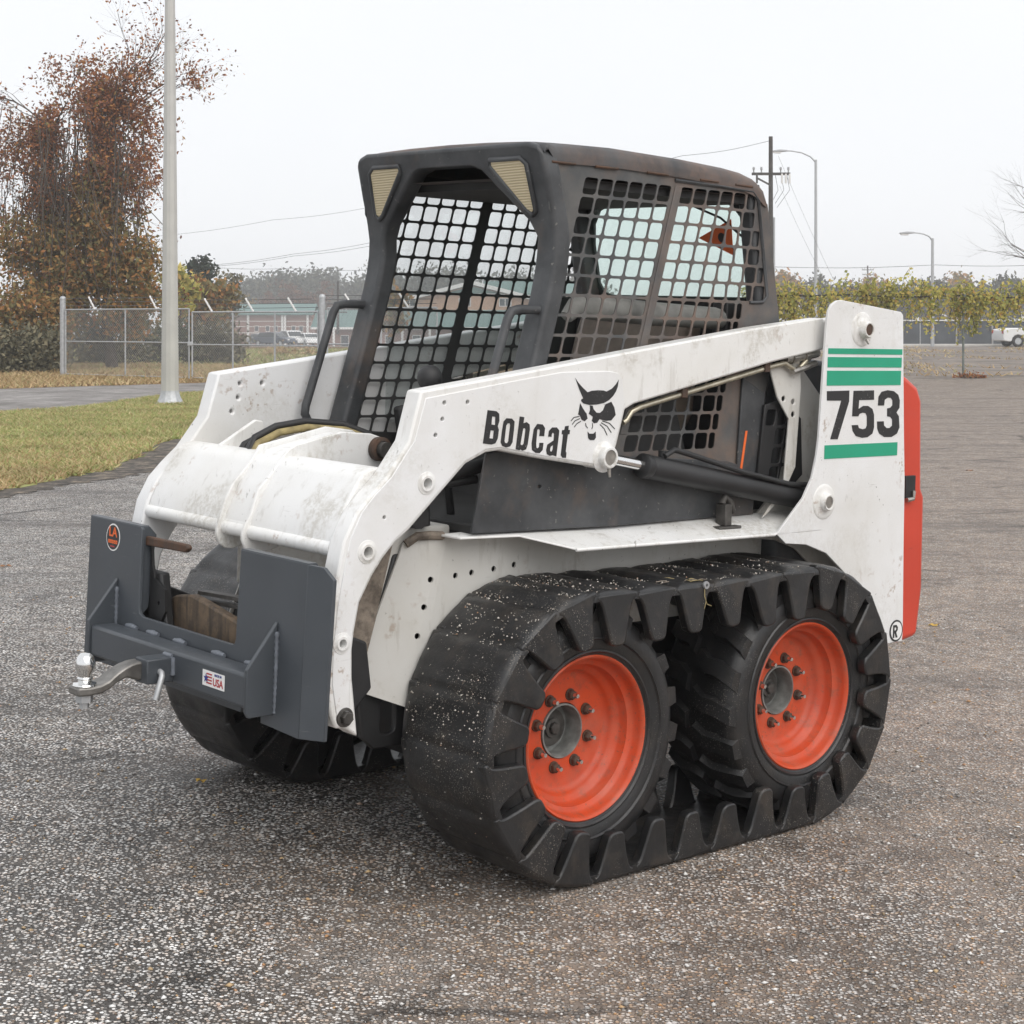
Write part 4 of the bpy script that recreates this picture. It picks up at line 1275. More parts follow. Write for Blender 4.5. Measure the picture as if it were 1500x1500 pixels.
def text(body, size, mp_loc, mat, parent, off, sx=1.0):
    cu = bpy.data.curves.new('lettering', 'FONT')
    cu.body = body
    cu.size = size
    cu.extrude = .0003
    cu.offset = size * .018
    cu.align_x = 'CENTER'
    cu.align_y = 'CENTER'
    cu.materials.append(MT[mat])
    tmp = bpy.data.objects.new('lettering_curve', cu)
    COL.objects.link(tmp)
    bpy.context.view_layer.update()
    me = bpy.data.meshes.new_from_object(tmp.evaluated_get(bpy.context.evaluated_depsgraph_get()))
    bpy.data.objects.remove(tmp)
    bpy.data.curves.remove(cu)
    o = link('lettering', me, parent)
    m = Matrix(((0, 0, -1), (-1, 0, 0), (0, 1, 0))).to_4x4() @ Matrix.Diagonal((sx, 1, 1, 1))
    m.translation = Vector(mp_loc) - Vector(off)
    o.matrix_local = m
    return o


text('LA', .038, hp_((-.443, .852), -.0022), 'decal_orange', ov, HB, 1.05)
for k in range(5):
    v = -.467 + .0105 * k
    obj('label_block', MB(HB).plate([(v, .821), (v + .0085, .821), (v + .0085, .831), (v, .831)], [[(v + .003, .8235), (v + .006, .8235), (v + .006, .8265), (v + .003, .8265)]], hp_, -.0024, -.0020), 'decal_orange', ov, smooth=0)
obj('label_bar', MB(HB).prism([(-.456, .811), (-.430, .811), (-.432, .8145), (-.454, .8145)], hp_, -.0024, -.0020), 'decal_red', ov, smooth=0)
ul = obj('flag_label', MB(HB).prism([(.186, .5465), (.288, .5465), (.288, .586), (.186, .586)], mu, -.8872, -.8866), 'decal_white', HITCH, smooth=0)
text('USA', .027, P(-.8876, .258, .5605), 'decal_red', ul, HB, .95)
text('MADE IN', .0085, P(-.8876, .258, .579), 'decal_blue', ul, HB, .95)
for k in range(4):
    q = MB(HB).prism([(.205, .5535 + .0075 * k), (.230, .5535 + .0075 * k), (.230, .5572 + .0075 * k), (.205, .5572 + .0075 * k)], mu, -.8878, -.8874)
    obj('label_stripe', q, 'decal_red', ul, smooth=0)
sp = [(.2035 + (.0125 if i % 2 == 0 else .005) * math.sin(i * math.pi / 5), .566 + (.0125 if i % 2 == 0 else .005) * math.cos(i * math.pi / 5)) for i in range(10)]
obj('label_star', MB(HB).plate(sp, [], mu, -.8884, -.8880), 'decal_blue', ul, smooth=0)

# ---------------------------------------------------------------- ball mount and its pin
BB = P(-1.11, -.008, .50)
BM = empty('ball_mount', 'steel drop ball mount with chrome hitch ball pushed into the receiver', 'ball mount', matrix=ROOT @ Matrix.Translation(BB))
pth = [(-.92, .5585, .0235), (-.968, .5585, .0235), (-.985, .560, .020), (-1.005, .560, .014), (-1.030, .550, .012), (-1.055, .534, .011), (-1.078, .526, .011), (-1.11, .524, .011), (-1.140, .524, .011)]
q = MB(BB)
vs, fs = [], []
hwid = [.0245, .0245, .025, .027, .029, .031, .032, .034, .026]
for (u, w, h), b in zip(pth, hwid):
    vs += [P(u, -.011 - b, w - h), P(u, -.011 + b, w - h), P(u, -.011 + b, w + h), P(u, -.011 - b, w + h)]
for i in range(len(pth) - 1):
    for k in range(4):
        fs.append((i * 4 + k, i * 4 + (k + 1) % 4, i * 4 + 4 + (k + 1) % 4, i * 4 + 4 + k))
fs += [(0, 3, 2, 1), tuple(len(vs) - 4 + k for k in range(4))]
q.add(vs, fs)
obj('shank', q, 'old_steel', BM, .005, smooth=50)
q = MB(BB).lathe([(1e-4, .082), (.012, .081), (.0205, .072), (.0255, .055), (.0245, .042), (.018, .029), (.0165, .022), (.020, .019), (.020, .015), (.0165, .012), (.0165, .006), (.029, .005), (.031, .001), (.029, -.002), (1e-4, -.002)], P(-1.11, -.008, .536), (0, 0, 1), 28)
obj('hitch_ball', q, 'chrome', BM, smooth=50)
q = MB(BB).lathe([(.010, -.002), (.022, -.002), (.022, -.020), (.012, -.021), (.012, -.036), (1e-4, -.037)], P(-1.11, -.008, .514), (0, 0, 1), 6)
obj('ball_nut', q, 'zinc', BM, smooth=30)
PB = P(-.935, .0, .495)
HP = empty('hitch_pin', 'bent zinc hitch pin through the side of the receiver tube', 'pin', matrix=ROOT @ Matrix.Translation(PB))
q = MB(PB).tube([P(-.925, -.06, .558), P(-.925, .04, .558), P(-.926, .052, .556), P(-.929, .060, .549), P(-.934, .063, .538), P(-.948, .066, .497), P(-.950, .066, .492)], .0078, 10)
obj('pin_rod', q, 'zinc', HP, smooth=60)

# ================================================================ the surroundings
def gp(px, py):
    d = FPX * CAM_Z / (py - HORIZON)
    return ((px - 750) / FPX * d, d)


def island_mat(name, stops, rough=.75, spec=.25, trans=0.0):
    n = N(name)
    c = n.ramp(n.geo.outputs['Random Per Island'], stops)
    c = n.mix(n.ramp(n.noise(.8, 4), [(.35, 0), (.7, 1)]), c, n.mix(1.0, c, (.72, .72, .72), 'MULTIPLY'))
    m = n.done(c, rough, spec=spec)
    if trans:
        out = [x for x in n.t.nodes if x.type == 'OUTPUT_MATERIAL'][0]
        tl = n.n('BsdfTranslucent')
        n.put(tl.inputs[0], c)
        mx = n.n('MixShader')
        mx.inputs[0].default_value = trans
        n.t.links.new(n.b.outputs[0], mx.inputs[1])
        n.t.links.new(tl.outputs[0], mx.inputs[2])
        n.t.links.new(mx.outputs[0], out.inputs['Surface'])
    return m


MT['leaf_russet'] = island_mat('russet_leaves', [(0, (.15, .080, .060)), (.35, (.28, .12, .070)), (.65, (.40, .155, .065)), (.85, (.54, .23, .07)), (1, (.26, .23, .09))], trans=.25)
MT['leaf_olive'] = island_mat('olive_leaves', [(0, (.15, .135, .06)), (.3, (.23, .20, .08)), (.55, (.34, .22, .085)), (.8, (.44, .24, .08)), (1, (.46, .20, .07))], trans=.25)
MT['leaf_dark'] = island_mat('dark_green_leaves', [(0, (.055, .066, .038)), (.5, (.095, .11, .055)), (1, (.17, .165, .08))], trans=.2)
MT['leaf_yellow'] = island_mat('yellow_green_leaves', [(0, (.28, .31, .10)), (.3, (.48, .48, .14)), (.6, (.68, .62, .19)), (.85, (.82, .68, .22)), (1, (.60, .36, .12))], trans=.5)
MT['leaf_pine'] = island_mat('pine_needles', [(0, (.022, .034, .028)), (.5, (.036, .052, .040)), (1, (.055, .068, .050))])
MT['leaf_far'] = island_mat('far_tree_leaves', [(0, (.035, .045, .032)), (.5, (.060, .068, .045)), (1, (.10, .092, .055))])
MT['leaf_farrust'] = island_mat('far_rust_leaves', [(0, (.085, .042, .028)), (.5, (.14, .065, .038)), (1, (.19, .10, .05))])
MT['leaf_fargold'] = island_mat('far_gold_leaves', [(0, (.16, .12, .04)), (.5, (.26, .19, .06)), (1, (.30, .17, .06))])
MT['twiggy'] = island_mat('grey_brown_twigs', [(0, (.085, .085, .055)), (.5, (.15, .14, .09)), (1, (.24, .21, .13))])
MT['bark'] = plain('grey_brown_bark', (.085, .068, .055), .85, var=.35, sc=12)
MT['grass_blade'] = island_mat('grass_blades', [(0, (.26, .33, .10)), (.45, (.37, .43, .15)), (.7, (.56, .53, .25)), (1, (.72, .61, .36))], trans=.3)
MT['straw'] = island_mat('dry_grass', [(0, (.36, .24, .12)), (.4, (.54, .38, .20)), (.75, (.66, .51, .30)), (1, (.32, .33, .12))], trans=.25)


def soil(name, cols, sc):
    n = N(name)
    c = n.ramp(n.noise(sc, 8, .7), cols)
    c = n.mix(1.0, c, n.ramp(n.noise(sc * 4.5, 7, .75), [(.30, (.62, .62, .62)), (.5, (1, 1, 1)), (.70, (1.3, 1.3, 1.3))]), 'MULTIPLY')
    n.bump(n.noise(sc * 6, 6, .7), .5, .03)
    return n.done(c, .9, spec=.2)


MT['lawn'] = soil('thin_lawn', [(.35, (.23, .26, .09)), (.52, (.34, .35, .14)), (.68, (.52, .44, .25))], 1.3)
MT['verge'] = soil('leaf_strewn_verge', [(.35, (.085, .070, .030)), (.52, (.18, .115, .055)), (.68, (.26, .17, .085))], .9)
MT['wet_soil'] = soil('dark_damp_soil', [(.36, (.045, .042, .039)), (.50, (.11, .098, .086)), (.62, (.26, .215, .165))], 5)
MT['drive'] = soil('old_pale_tarmac', [(.35, (.16, .15, .142)), (.55, (.26, .245, .235)), (.7, (.33, .315, .30))], .8)
MT['rough_lot'] = soil('rough_broken_lot', [(.30, (.10, .085, .072)), (.48, (.19, .165, .145)), (.60, (.25, .215, .185)), (.72, (.30, .225, .13))], .55)
MT['concrete'] = plain('pale_concrete', (.52, .50, .47), .8, var=.12, sc=3)
MT['screen'] = plain('slate_fence_fabric', (.085, .095, .105), .8, var=.22, sc=1.2)
MT['wood_pole'] = plain('tarred_pole_wood', (.060, .052, .046), .85, var=.3, sc=5)
MT['wire'] = plain('weathered_cable', (.10, .10, .105), .7, var=.1)
MT['teal_roof'] = plain('teal_metal_roof', (.075, .165, .150), .5, var=.08, sc=.6)
MT['trim'] = plain('white_building_trim', (.72, .71, .69), .6, var=.05, sc=1)
MT['post_green'] = plain('dull_green_post', (.16, .18, .165), .6, var=.2)


def brick(name, a, b, mortar):
    n = N(name)
    t = n.n('TexBrick')
    n.put(t.inputs['Vector'], n.scale(n.pos, (1, 1, 1)))
    mp = n.n('Mapping')
    mp.inputs['Rotation'].default_value = (R(90), 0, 0)
    n.put(mp.inputs['Vector'], n.pos)
    n.put(t.inputs['Vector'], mp.outputs[0])
    t.inputs['Scale'].default_value = 4
    for i, cc in ((1, a), (2, b), (3, mortar)):
        t.inputs[i].default_value = (*cc, 1)
    return n.done(t.outputs[0], .85)


MT['brick'] = brick('red_brown_brick', (.22, .095, .070), (.27, .125, .095), (.34, .28, .25))
MT['brick_tan'] = brick('orange_tan_brick', (.40, .22, .13), (.48, .28, .17), (.50, .42, .34))
MT['pane'] = plain('dark_window_pane', (.06, .075, .085), .15, var=.2, sc=.5)


def sheet(name, pts, z, mat, kind='structure'):
    me = bpy.data.meshes.new(name)
    me.from_pydata([(x, y, z + ground_z(x, y)) for x, y in pts], [], [tuple(range(len(pts)))])
    me.materials.append(MT[mat])
    return props(link(name, me), kind=kind)


def wobble(a, b, n, amp, seed):
    r = random.Random(seed)
    return [(a[0] + (b[0] - a[0]) * i / n + r.uniform(-amp, amp), a[1] + (b[1] - a[1]) * i / n + r.uniform(-amp, amp)) for i in range(1, n)]


def path_pts(pxs, amp, seed, n=8):
    g = [gp(*p) for p in pxs]
    out = []
    for i in range(len(g) - 1):
        out += [g[i]] + wobble(g[i], g[i + 1], n, amp, seed + i)
    return out + [g[-1]]


lawn_front = path_pts([(-90, 738), (0, 720), (60, 708), (120, 697), (165, 688), (205, 668), (240, 648), (330, 632), (430, 622)], .07, 3, 12)
lawn_back = path_pts([(430, 570), (262, 577), (235, 581), (120, 597), (0, 605), (-90, 611)], .10, 30)
lawn = lawn_front + lawn_back
soil_front = path_pts([(-90, 748), (0, 731), (60, 718), (120, 708), (180, 700), (215, 692), (245, 690), (330, 660), (430, 640)], .08, 60, 12)
sheet('dirt_strip', soil_front + lawn_front[::-1], .004, 'wet_soil')
sheet('lawn', lawn, .006, 'lawn')
drive_back = path_pts([(430, 556), (262, 562), (130, 566), (0, 570), (-90, 573)], .15, 90)
sheet('driveway', lawn_back[::-1] + drive_back, .004, 'drive')
vb = [(-46, 99), (4, 99)]
sheet('verge', drive_back[::-1] + [( -2.0, 45.0), (4, 60), (4, 99), (-46, 99), (-22, 40)], .005, 'verge')
lotp = [gp(1300, 553), gp(1400, 556), gp(1500, 552), gp(1620, 551), (60, 70), (60, 100.6), (6, 100.6), (6, 60), (8, 48)]
sheet('rough_ground', lotp, .004, 'rough_lot')


def sample_poly(poly, n):
    P_ = np.array(poly)
    lo, hi = P_.min(0), P_.max(0)
    out = []
    while len(out) < n:
        q = RNG.uniform(lo, hi, (n * 2, 2))
        ins = np.zeros(len(q), bool)
        j = len(P_) - 1
        for i in range(len(P_)):
            xi, yi = P_[i]
            xj, yj = P_[j]
            c = ((yi > q[:, 1]) != (yj > q[:, 1])) & (q[:, 0] < (xj - xi) * (q[:, 1] - yi) / (yj - yi + 1e-12) + xi)
            ins ^= c
            j = i
        out += list(q[ins])
    return np.array(out[:n])


def blades(name, pts, h0, h1, wd, mat, label=None, z=.005):
    n = len(pts)
    h = RNG.uniform(h0, h1, n)
    a = RNG.uniform(0, 2 * np.pi, n)
    b = RNG.uniform(0, 2 * np.pi, n)
    ln = RNG.uniform(.5, 1.9, n) * h
    h = h * .75
    w = wd * RNG.uniform(.6, 1.5, n)
    base = np.c_[pts, np.full(n, z)]
    dx = np.c_[np.cos(a), np.sin(a), np.zeros(n)] * w[:, None]
    tip = base + np.c_[np.cos(b) * ln, np.sin(b) * ln, h]
    V = np.stack([base - dx, base + dx, tip], 1).reshape(-1, 3)
    F = np.arange(3 * n).reshape(-1, 3)
    o = np_mesh(name, V, F, mat)
    return props(o, label, 'grass', kind='stuff')


pl_ = sample_poly(lawn, 110000)
d_front = (pl_[:, 1] - 15) / 12
u_ = RNG.random(len(pl_))
edge = np.sin(pl_[:, 0] * 1.3) * .12 + np.sin(pl_[:, 1] * .9 + pl_[:, 0]) * .12
dry = u_ < np.clip(.95 - 1.5 * (d_front - .10 * np.sin(pl_[:, 0] * 2)) + edge, .22, .97)
blades('grass', pl_[~dry], .03, .085, .010, 'grass_blade', 'short green grass on the lawn strip at left')
blades('dry_grass', pl_[dry], .03, .095, .010, 'straw', 'dry tan grass along the lawn edge at left')
pv = sample_poly([gp(-90, 573), gp(0, 570), gp(130, 566), gp(262, 562), gp(420, 556), (-3, 52), (-12, 58), (-24, 58)], 26000)
blades('verge_grass', pv, .06, .22, .020, 'straw', 'tan dead grass and leaves below the gate')
pv = sample_poly([(-16, 50), (-4, 46), (0, 60), (0, 90), (-30, 90)], 14000)
blades('field_grass', pv, .06, .20, .03, 'grass_blade', 'green grass seen through the gate')
pr = sample_poly(lotp, 26000)
band = (np.sin(pr[:, 1] * .30 + 2.2 * np.sin(pr[:, 0] * .35) + 1.3 * np.sin(pr[:, 0] * .9 + pr[:, 1] * .2)) + RNG.normal(size=len(pr)) * .35 > .75) | (np.abs(pr[:, 1] - 46.5 + np.sin(pr[:, 0] * 1.7)) < .5)
blades('weeds', pr[band], .04, .20, .028, 'straw', 'tan weeds in bands across the rough ground at right')

# loose pebbles and a few leaves on the tarmac
def rock_mat():
    n = N('loose_pebbles')
    c = n.ramp(n.geo.outputs['Random Per Island'], [(0, (.16, .15, .14)), (.35, (.36, .34, .32)), (.62, (.62, .60, .57)), (.80, (.78, .77, .75)), (.88, (.42, .22, .10)), (.95, (.50, .36, .20)), (1, (.10, .095, .09))])
    return n.done(c, .7)


MT['pebble'] = rock_mat()
npb = 34000
yy = 2.4 + 6.6 * RNG.random(npb) ** 1.35
xx = (RNG.random(npb) - .5) * (yy * .62 + .3)
sz = RNG.gamma(3.0, .00115, npb).clip(.0018, .009)
octv = np.array([(1, 0, 0), (-1, 0, 0), (0, 1, 0), (0, -1, 0), (0, 0, .8), (0, 0, -.5)], float)
octf = np.array([(0, 2, 4), (2, 1, 4), (1, 3, 4), (3, 0, 4), (2, 0, 5), (1, 2, 5), (3, 1, 5), (0, 3, 5)])
zz = np.array([ground_z(a, b) for a, b in zip(xx, yy)])
ang = RNG.uniform(0, 6.28, npb)
ca, sa = np.cos(ang), np.sin(ang)
sc3 = np.c_[RNG.uniform(.7, 1.5, npb), RNG.uniform(.6, 1.0, npb), RNG.uniform(.5, .9, npb)] * sz[:, None]
V = octv[None] * sc3[:, None] * RNG.uniform(.75, 1.2, (npb, 6, 1))
V = np.stack([V[..., 0] * ca[:, None] - V[..., 1] * sa[:, None], V[..., 0] * sa[:, None] + V[..., 1] * ca[:, None], V[..., 2]], -1)
V += np.c_[xx, yy, zz + sz * .25][:, None]
F = (octf[None] + (np.arange(npb) * 6)[:, None, None]).reshape(-1, 3)
props(np_mesh('pebbles', V.reshape(-1, 3), F, 'pebble', smooth=True), 'loose pale pebbles scattered over the tarmac', 'pebbles', kind='stuff')
MT['fallen'] = plain('fallen_leaf', (.52, .33, .07), .7, var=.3, sc=40)
MT['fallen_brown'] = plain('fallen_brown_leaf', (.26, .13, .06), .7, var=.3, sc=40)
for i, (px, py, sz_, lab) in enumerate(((1368, 905, .035, 'yellow fallen leaf on the tarmac right of the red tailgate'), (8, 838, .04, 'brown fallen leaf on the tarmac at the left edge'), (294, 1163, .02, 'small yellow leaf on the tarmac in front of the far track'), (1420, 690, .04, 'dark brown leaf on the tarmac far right of the numerals'))):
    x, y = gp(px, py)
    q = MB()
    a = i * 1.3
    pts = [(math.cos(t + a) * sz_ * (1 if k % 2 == 0 else .62), math.sin(t + a) * sz_ * .6 * (1 if k % 2 == 0 else .7), .004 + .010 * (k % 3 == 0)) for k, t in enumerate([j * 6.283 / 10 for j in range(10)])]
    q.add(pts + [(0, 0, .010)], [(k, (k + 1) % 10, 10) for k in range(10)])
    o = obj('fallen_leaf', q, 'fallen' if i in (0, 2) else 'fallen_brown', smooth=0)
    o.location = (x, y, ground_z(x, y))
    props(o, lab, 'leaf', 'fallen leaves on the tarmac')


# ---------------------------------------------------------------- foliage
def leaf_quads(cen, size, squash=1.0):
    n = len(cen)
    s = size * RNG.uniform(.6, 1.4, n)
    a = RNG.normal(size=(n, 3))
    a /= np.linalg.norm(a, axis=1)[:, None]
    b = np.cross(a, RNG.normal(size=(n, 3)))
    b /= np.linalg.norm(b, axis=1)[:, None]
    V = np.stack([cen - a * s[:, None], cen - b * s[:, None] * .5 * squash, cen + a * s[:, None], cen + b * s[:, None] * .5 * squash], 1)
    return V.reshape(-1, 3), np.arange(4 * n).reshape(-1, 4)


def blob(c, r, n, shell=.35):
    d = RNG.normal(size=(n, 3))
    d /= np.linalg.norm(d, axis=1)[:, None]
    k = RNG.random(n) ** shell
    return np.array(c) + d * np.array(r) * k[:, None]


def clumpy(c, r, n, k, cr):
    """leaf centres gathered in k clumps inside an ellipsoid"""
    cc = blob(c, r, k, .5)
    idx = RNG.integers(0, k, n)
    return cc[idx] + RNG.normal(size=(n, 3)) * cr * RNG.uniform(.5, 1.2, k)[idx][:, None]


def foliage(name, cen, size, mat, parent, squash=1.0):
    V, F = leaf_quads(np.asarray(cen), size, squash)
    return np_mesh(name, V, F, mat, parent)


def grow(mb, p, d, length, r, depth, rnd, spread_=.5, droop=0.0, tips=None):
    n = 4
    pts, rs = [p.copy()], [r]
    for i in range(n):
        d = (d + Vector((rnd.gauss(0, .13), rnd.gauss(0, .13), rnd.gauss(0, .10) - droop))).normalized()
        p = p + d * (length / n)
        pts.append(p.copy())
        rs.append(r * (1 - .5 * (i + 1) / n))
    mb.tube(pts, rs, 5 if depth > 1 else 3)
    if tips is not None:
        tips += [tuple(q) for q in pts[2:]]
    if depth == 0:
        return
    for i in range(rnd.randint(3, 4) if depth > 1 else rnd.randint(3, 5)):
        k = rnd.randint(1, n)
        ax_ = Vector((rnd.gauss(0, 1), rnd.gauss(0, 1), rnd.gauss(0, .7)))
        nd = (d + ax_.normalized() * spread_ * rnd.uniform(.7, 1.5)).normalized()
        grow(mb, pts[k], nd, length * rnd.uniform(.5, .78), rs[k] * .6, depth - 1, rnd, spread_, droop, tips)


# vine-hung tree at left
T0 = at(130, 552, 52)
T0.z = 0
tree = empty('vine_covered_tree', 'tall russet vine-covered tree behind the left gate post', 'tree', loc=T0)
rnd = random.Random(4)
mb = MB(T0)
tips = []
for (px, top, lean) in ((75, 190, -.05), (150, 165, .05)):
    b0 = at(px + 10, 552, 52)
    b0.z = 0
    hgt = at(px, top, 52).z
    pts = [b0 + Vector((lean * k * hgt * .5 + rnd.gauss(0, .08), rnd.gauss(0, .15), hgt * k)) for k in (0, .15, .3, .5, .7, .85, 1)]
    mb.tube(pts, [.20, .17, .15, .13, .10, .08, .05], 7)
    for k in range(13):
        q = pts[rnd.choice((2, 3, 4, 5, 6))]
        grow(mb, q.copy(), Vector((rnd.gauss(0, 1), rnd.gauss(0, .6), rnd.uniform(.2, 1.1))).normalized(), rnd.uniform(.9, 1.9), .030, 3, rnd, .6, .02, tips)
for (ax_, ay, bx, by) in ((172, 150, 250, 70), (180, 170, 285, 105), (100, 140, 115, 85), (175, 155, 215, 60), (188, 180, 300, 130), (60, 190, 20, 165), (180, 160, 290, 45), (172, 140, 190, 55)):
    a_, b_ = at(ax_, ay, 52), at(bx, by, 52)
    grow(mb, a_, (b_ - a_).normalized(), (b_ - a_).length * .8, .028, 3, rnd, .5, .0, tips)
for k in range(240):       # hanging vine stems
    px = rnd.choice((rnd.gauss(75, 26), rnd.gauss(158, 34), rnd.uniform(-10, 190)))
    px = min(px, 212)
    y0 = rnd.uniform(150, 300)
    a_ = at(px, y0, 52 + rnd.gauss(0, 1.0))
    L = rnd.uniform(1.2, 4.0)
    sx_ = rnd.gauss(.05, .55)
    mb.tube([a_ + Vector((sx_ * (j / 5) ** 2 + rnd.gauss(0, .03), rnd.gauss(0, .05), -L * j / 5)) for j in range(6)], .015, 3)
obj('trunk', mb, 'bark', tree, smooth=60, recalc=False)
cen = []
for (px, py, rx, ry, n, k, cr) in ((150, 185, 34, 55, 1500, 26, .22), (165, 150, 40, 36, 700, 22, .20), (70, 200, 34, 46, 900, 22, .22), (145, 270, 40, 60, 1900, 34, .25), (72, 280, 36, 60, 1300, 26, .25), (25, 215, 45, 40, 420, 18, .25), (215, 190, 42, 50, 420, 24, .22), (120, 120, 70, 42, 420, 30, .20), (200, 110, 60, 42, 330, 26, .20), (205, 260, 34, 60, 420, 26, .22), (280, 110, 30, 20, 70, 10, .12)):
    c = at(px, py, 52)
    s_ = 52 / FPX
    cen.append(clumpy(c, (rx * s_, 1.0, ry * s_), int(n * 3.4), k * 2, cr * 1.1))
tp = np.array(tips)
cen.append(tp[RNG.integers(0, len(tp), 3600)] + RNG.normal(size=(3600, 3)) * .08)
foliage('crown', np.concatenate(cen) - np.array(T0), .058, 'leaf_russet', tree)
cen = []
for (px, py, rx, ry, n, k, cr) in ((130, 370, 78, 62, 3600, 60, .28), (205, 400, 34, 48, 1100, 30, .25), (45, 370, 55, 60, 1300, 34, .26), (150, 300, 60, 60, 900, 40, .24), (100, 440, 90, 50, 2600, 50, .28), (195, 455, 46, 40, 900, 24, .25)):
    c = at(px, py, 51.6)
    s_ = 52 / FPX
    cen.append(clumpy(c, (rx * s_, 1.1, ry * s_), int(n * 2.2), k, cr))
foliage('vine_foliage', np.concatenate(cen) - np.array(T0), .078, 'leaf_olive', tree)


def bush(name, label, px, base, d, rx, ry, n, size, mat, cat='bush', group=None, k=40, cr=.22, depth=.8):
    b0 = at(px, base, d)
    o = empty(name, label, cat, group, loc=b0)
    s_ = d / FPX
    c = Vector((0, 0, ry * s_ * .95))
    mb = MB()
    r_ = random.Random(int(px * 7 + d))
    for i in range(8):
        a = r_.uniform(0, 6.28)
        mb.tube([(0, 0, 0), (math.cos(a) * rx * s_ * .3, math.sin(a) * .2, ry * s_ * .7), (math.cos(a) * rx * s_ * .6, math.sin(a) * .4, ry * s_ * 1.4)], [.03, .02, .01], 4)
    obj('stem', mb, 'bark', o, recalc=False)
    foliage('foliage', clumpy(c, (rx * s_, depth, ry * s_), n, k, cr), size, mat, o)
    return o


BG = 'shrubs along the fence line'
bush('shrub', 'olive and rust shrub at the left edge beside the gate post', 35, 530, 50, 66, 58, 6000, .075, 'leaf_olive', group=BG, k=90, cr=.26)
bush('shrub', 'grey-brown undergrowth low at the left edge under the olive shrub', 40, 552, 48.5, 62, 36, 4600, .075, 'twiggy', group=BG, k=60)
bush('shrub', 'dull green hedge behind the left leaf of the gate', 150, 549, 58, 68, 46, 3800, .085, 'twiggy', group=BG, k=70)
bush('shrub', 'dark leafy bush behind the tall pole and the gate', 240, 549, 60, 62, 44, 3400, .085, 'leaf_dark', group=BG, k=60)
bush('shrub', 'grey twiggy bush behind the right leaf of the gate', 315, 552, 60, 48, 40, 2600, .08, 'twiggy', group=BG, k=60)
bush('shrub', 'tan low scrub in front of the parked cars', 420, 540, 75, 60, 14, 1500, .09, 'straw', group=BG, k=40, cr=.18)


def far_tree(name, label, px, base_y, top_y, d, rx, n, size, mat, group, trunk=True, k=26):
    b0 = at(px, base_y, d)
    b0.z = ground_z(b0.x, b0.y)
    s_ = d / FPX
    H_ = at(px, top_y, d).z - b0.z
    o = empty(name, label, 'tree', group, loc=b0)
    mb = MB().tube([(0, 0, 0), (.05, 0, H_ * .4), (0, .05, H_ * .8)], [H_ * .025, H_ * .018, H_ * .006], 6)
    r_ = random.Random(int(px))
    for i in range(6):
        a = r_.uniform(0, 6.28)
        z = H_ * r_.uniform(.3, .6)
        mb.tube([(0, 0, z), (math.cos(a) * rx * s_ * .5, math.sin(a) * rx * s_ * .4, z + H_ * .18), (math.cos(a) * rx * s_ * .8, math.sin(a) * rx * s_ * .6, z + H_ * .3)], [H_ * .010, H_ * .006, H_ * .003], 4)
    obj('trunk', mb, 'bark', o, recalc=False)
    cc = clumpy((0, 0, H_ * .60), (rx * s_, rx * s_ * .8, H_ * .40), n, k, min(rx * s_ * .24, H_ * .13))
    cc[:, 2] = np.maximum(cc[:, 2], H_ * .05)
    foliage('crown', cc, size, mat, o)
    return o


G2 = 'trees in the middle distance'
far_tree('pine_tree', 'dark pine top rising over the yellow tree right of the tall pole', 290, 470, 366, 92, 22, 2600, .15, 'leaf_pine', G2, k=70)
far_tree('yellow_tree', 'olive yellow tree just right of the tall pole', 262, 475, 378, 80, 30, 1500, .16, 'leaf_yellow', G2)
far_tree('olive_tree', 'olive green tree left of the distant brick building', 300, 478, 405, 84, 40, 1900, .16, 'leaf_olive', G2)
far_tree('bare_grey_tree', 'pale leafless tree beside the olive tree at left', 335, 476, 398, 110, 24, 700, .16, 'twiggy', G2)
G3 = 'hazy trees on the skyline behind the buildings'
skyl = [(345, 470, 408, 36), (385, 470, 402, 32), (425, 470, 397, 38), (470, 470, 396, 40), (520, 470, 402, 34), (565, 470, 398, 34), (610, 470, 394, 38), (655, 470, 392, 36), (700, 470, 396, 34), (745, 470, 394, 38), (790, 470, 397, 36), (840, 470, 400, 40)]
labs = ['nearest the olive trees', 'above the left end of the brick building', 'above the middle of the brick building', 'above the gate\'s right post', 'left of the cab pillar', 'first seen through the far cab guard', 'second seen through the far cab guard', 'third seen through the far cab guard', 'fourth seen through the far cab guard', 'fifth seen through the far cab guard', 'behind the near cab pillar', 'behind the near cab guard']
for (px, by, ty, rx), lb in zip(skyl, labs):
    far_tree('skyline_tree', 'blue-grey skyline tree ' + lb, px, by, ty + 4, 350 + (px * 37 % 50), rx * 1.1, 5200, .50, 'leaf_far', G3, k=60)
far_tree('rust_tree', 'rust red autumn tree above the brick building', 425, 468, 414, 315, 26, 1800, .26, 'leaf_farrust', G3)
far_tree('rust_tree', 'faded rust tree left of the cab pillar grab handle', 470, 468, 412, 320, 24, 1800, .26, 'leaf_farrust', G3)
far_tree('rust_tree', 'brownish tree between the pale tree and the brick building', 385, 468, 424, 310, 18, 1800, .26, 'leaf_farrust', G3)
far_tree('gold_tree', 'small golden tree above the left end of the teal roof', 362, 466, 431, 300, 11, 600, .3, 'leaf_fargold', G3)
far_tree('green_tree', 'green tree seen low through the far cab guard', 575, 475, 418, 118, 26, 900, .22, 'leaf_olive', G2)
G4 = 'hazy trees on the right skyline'
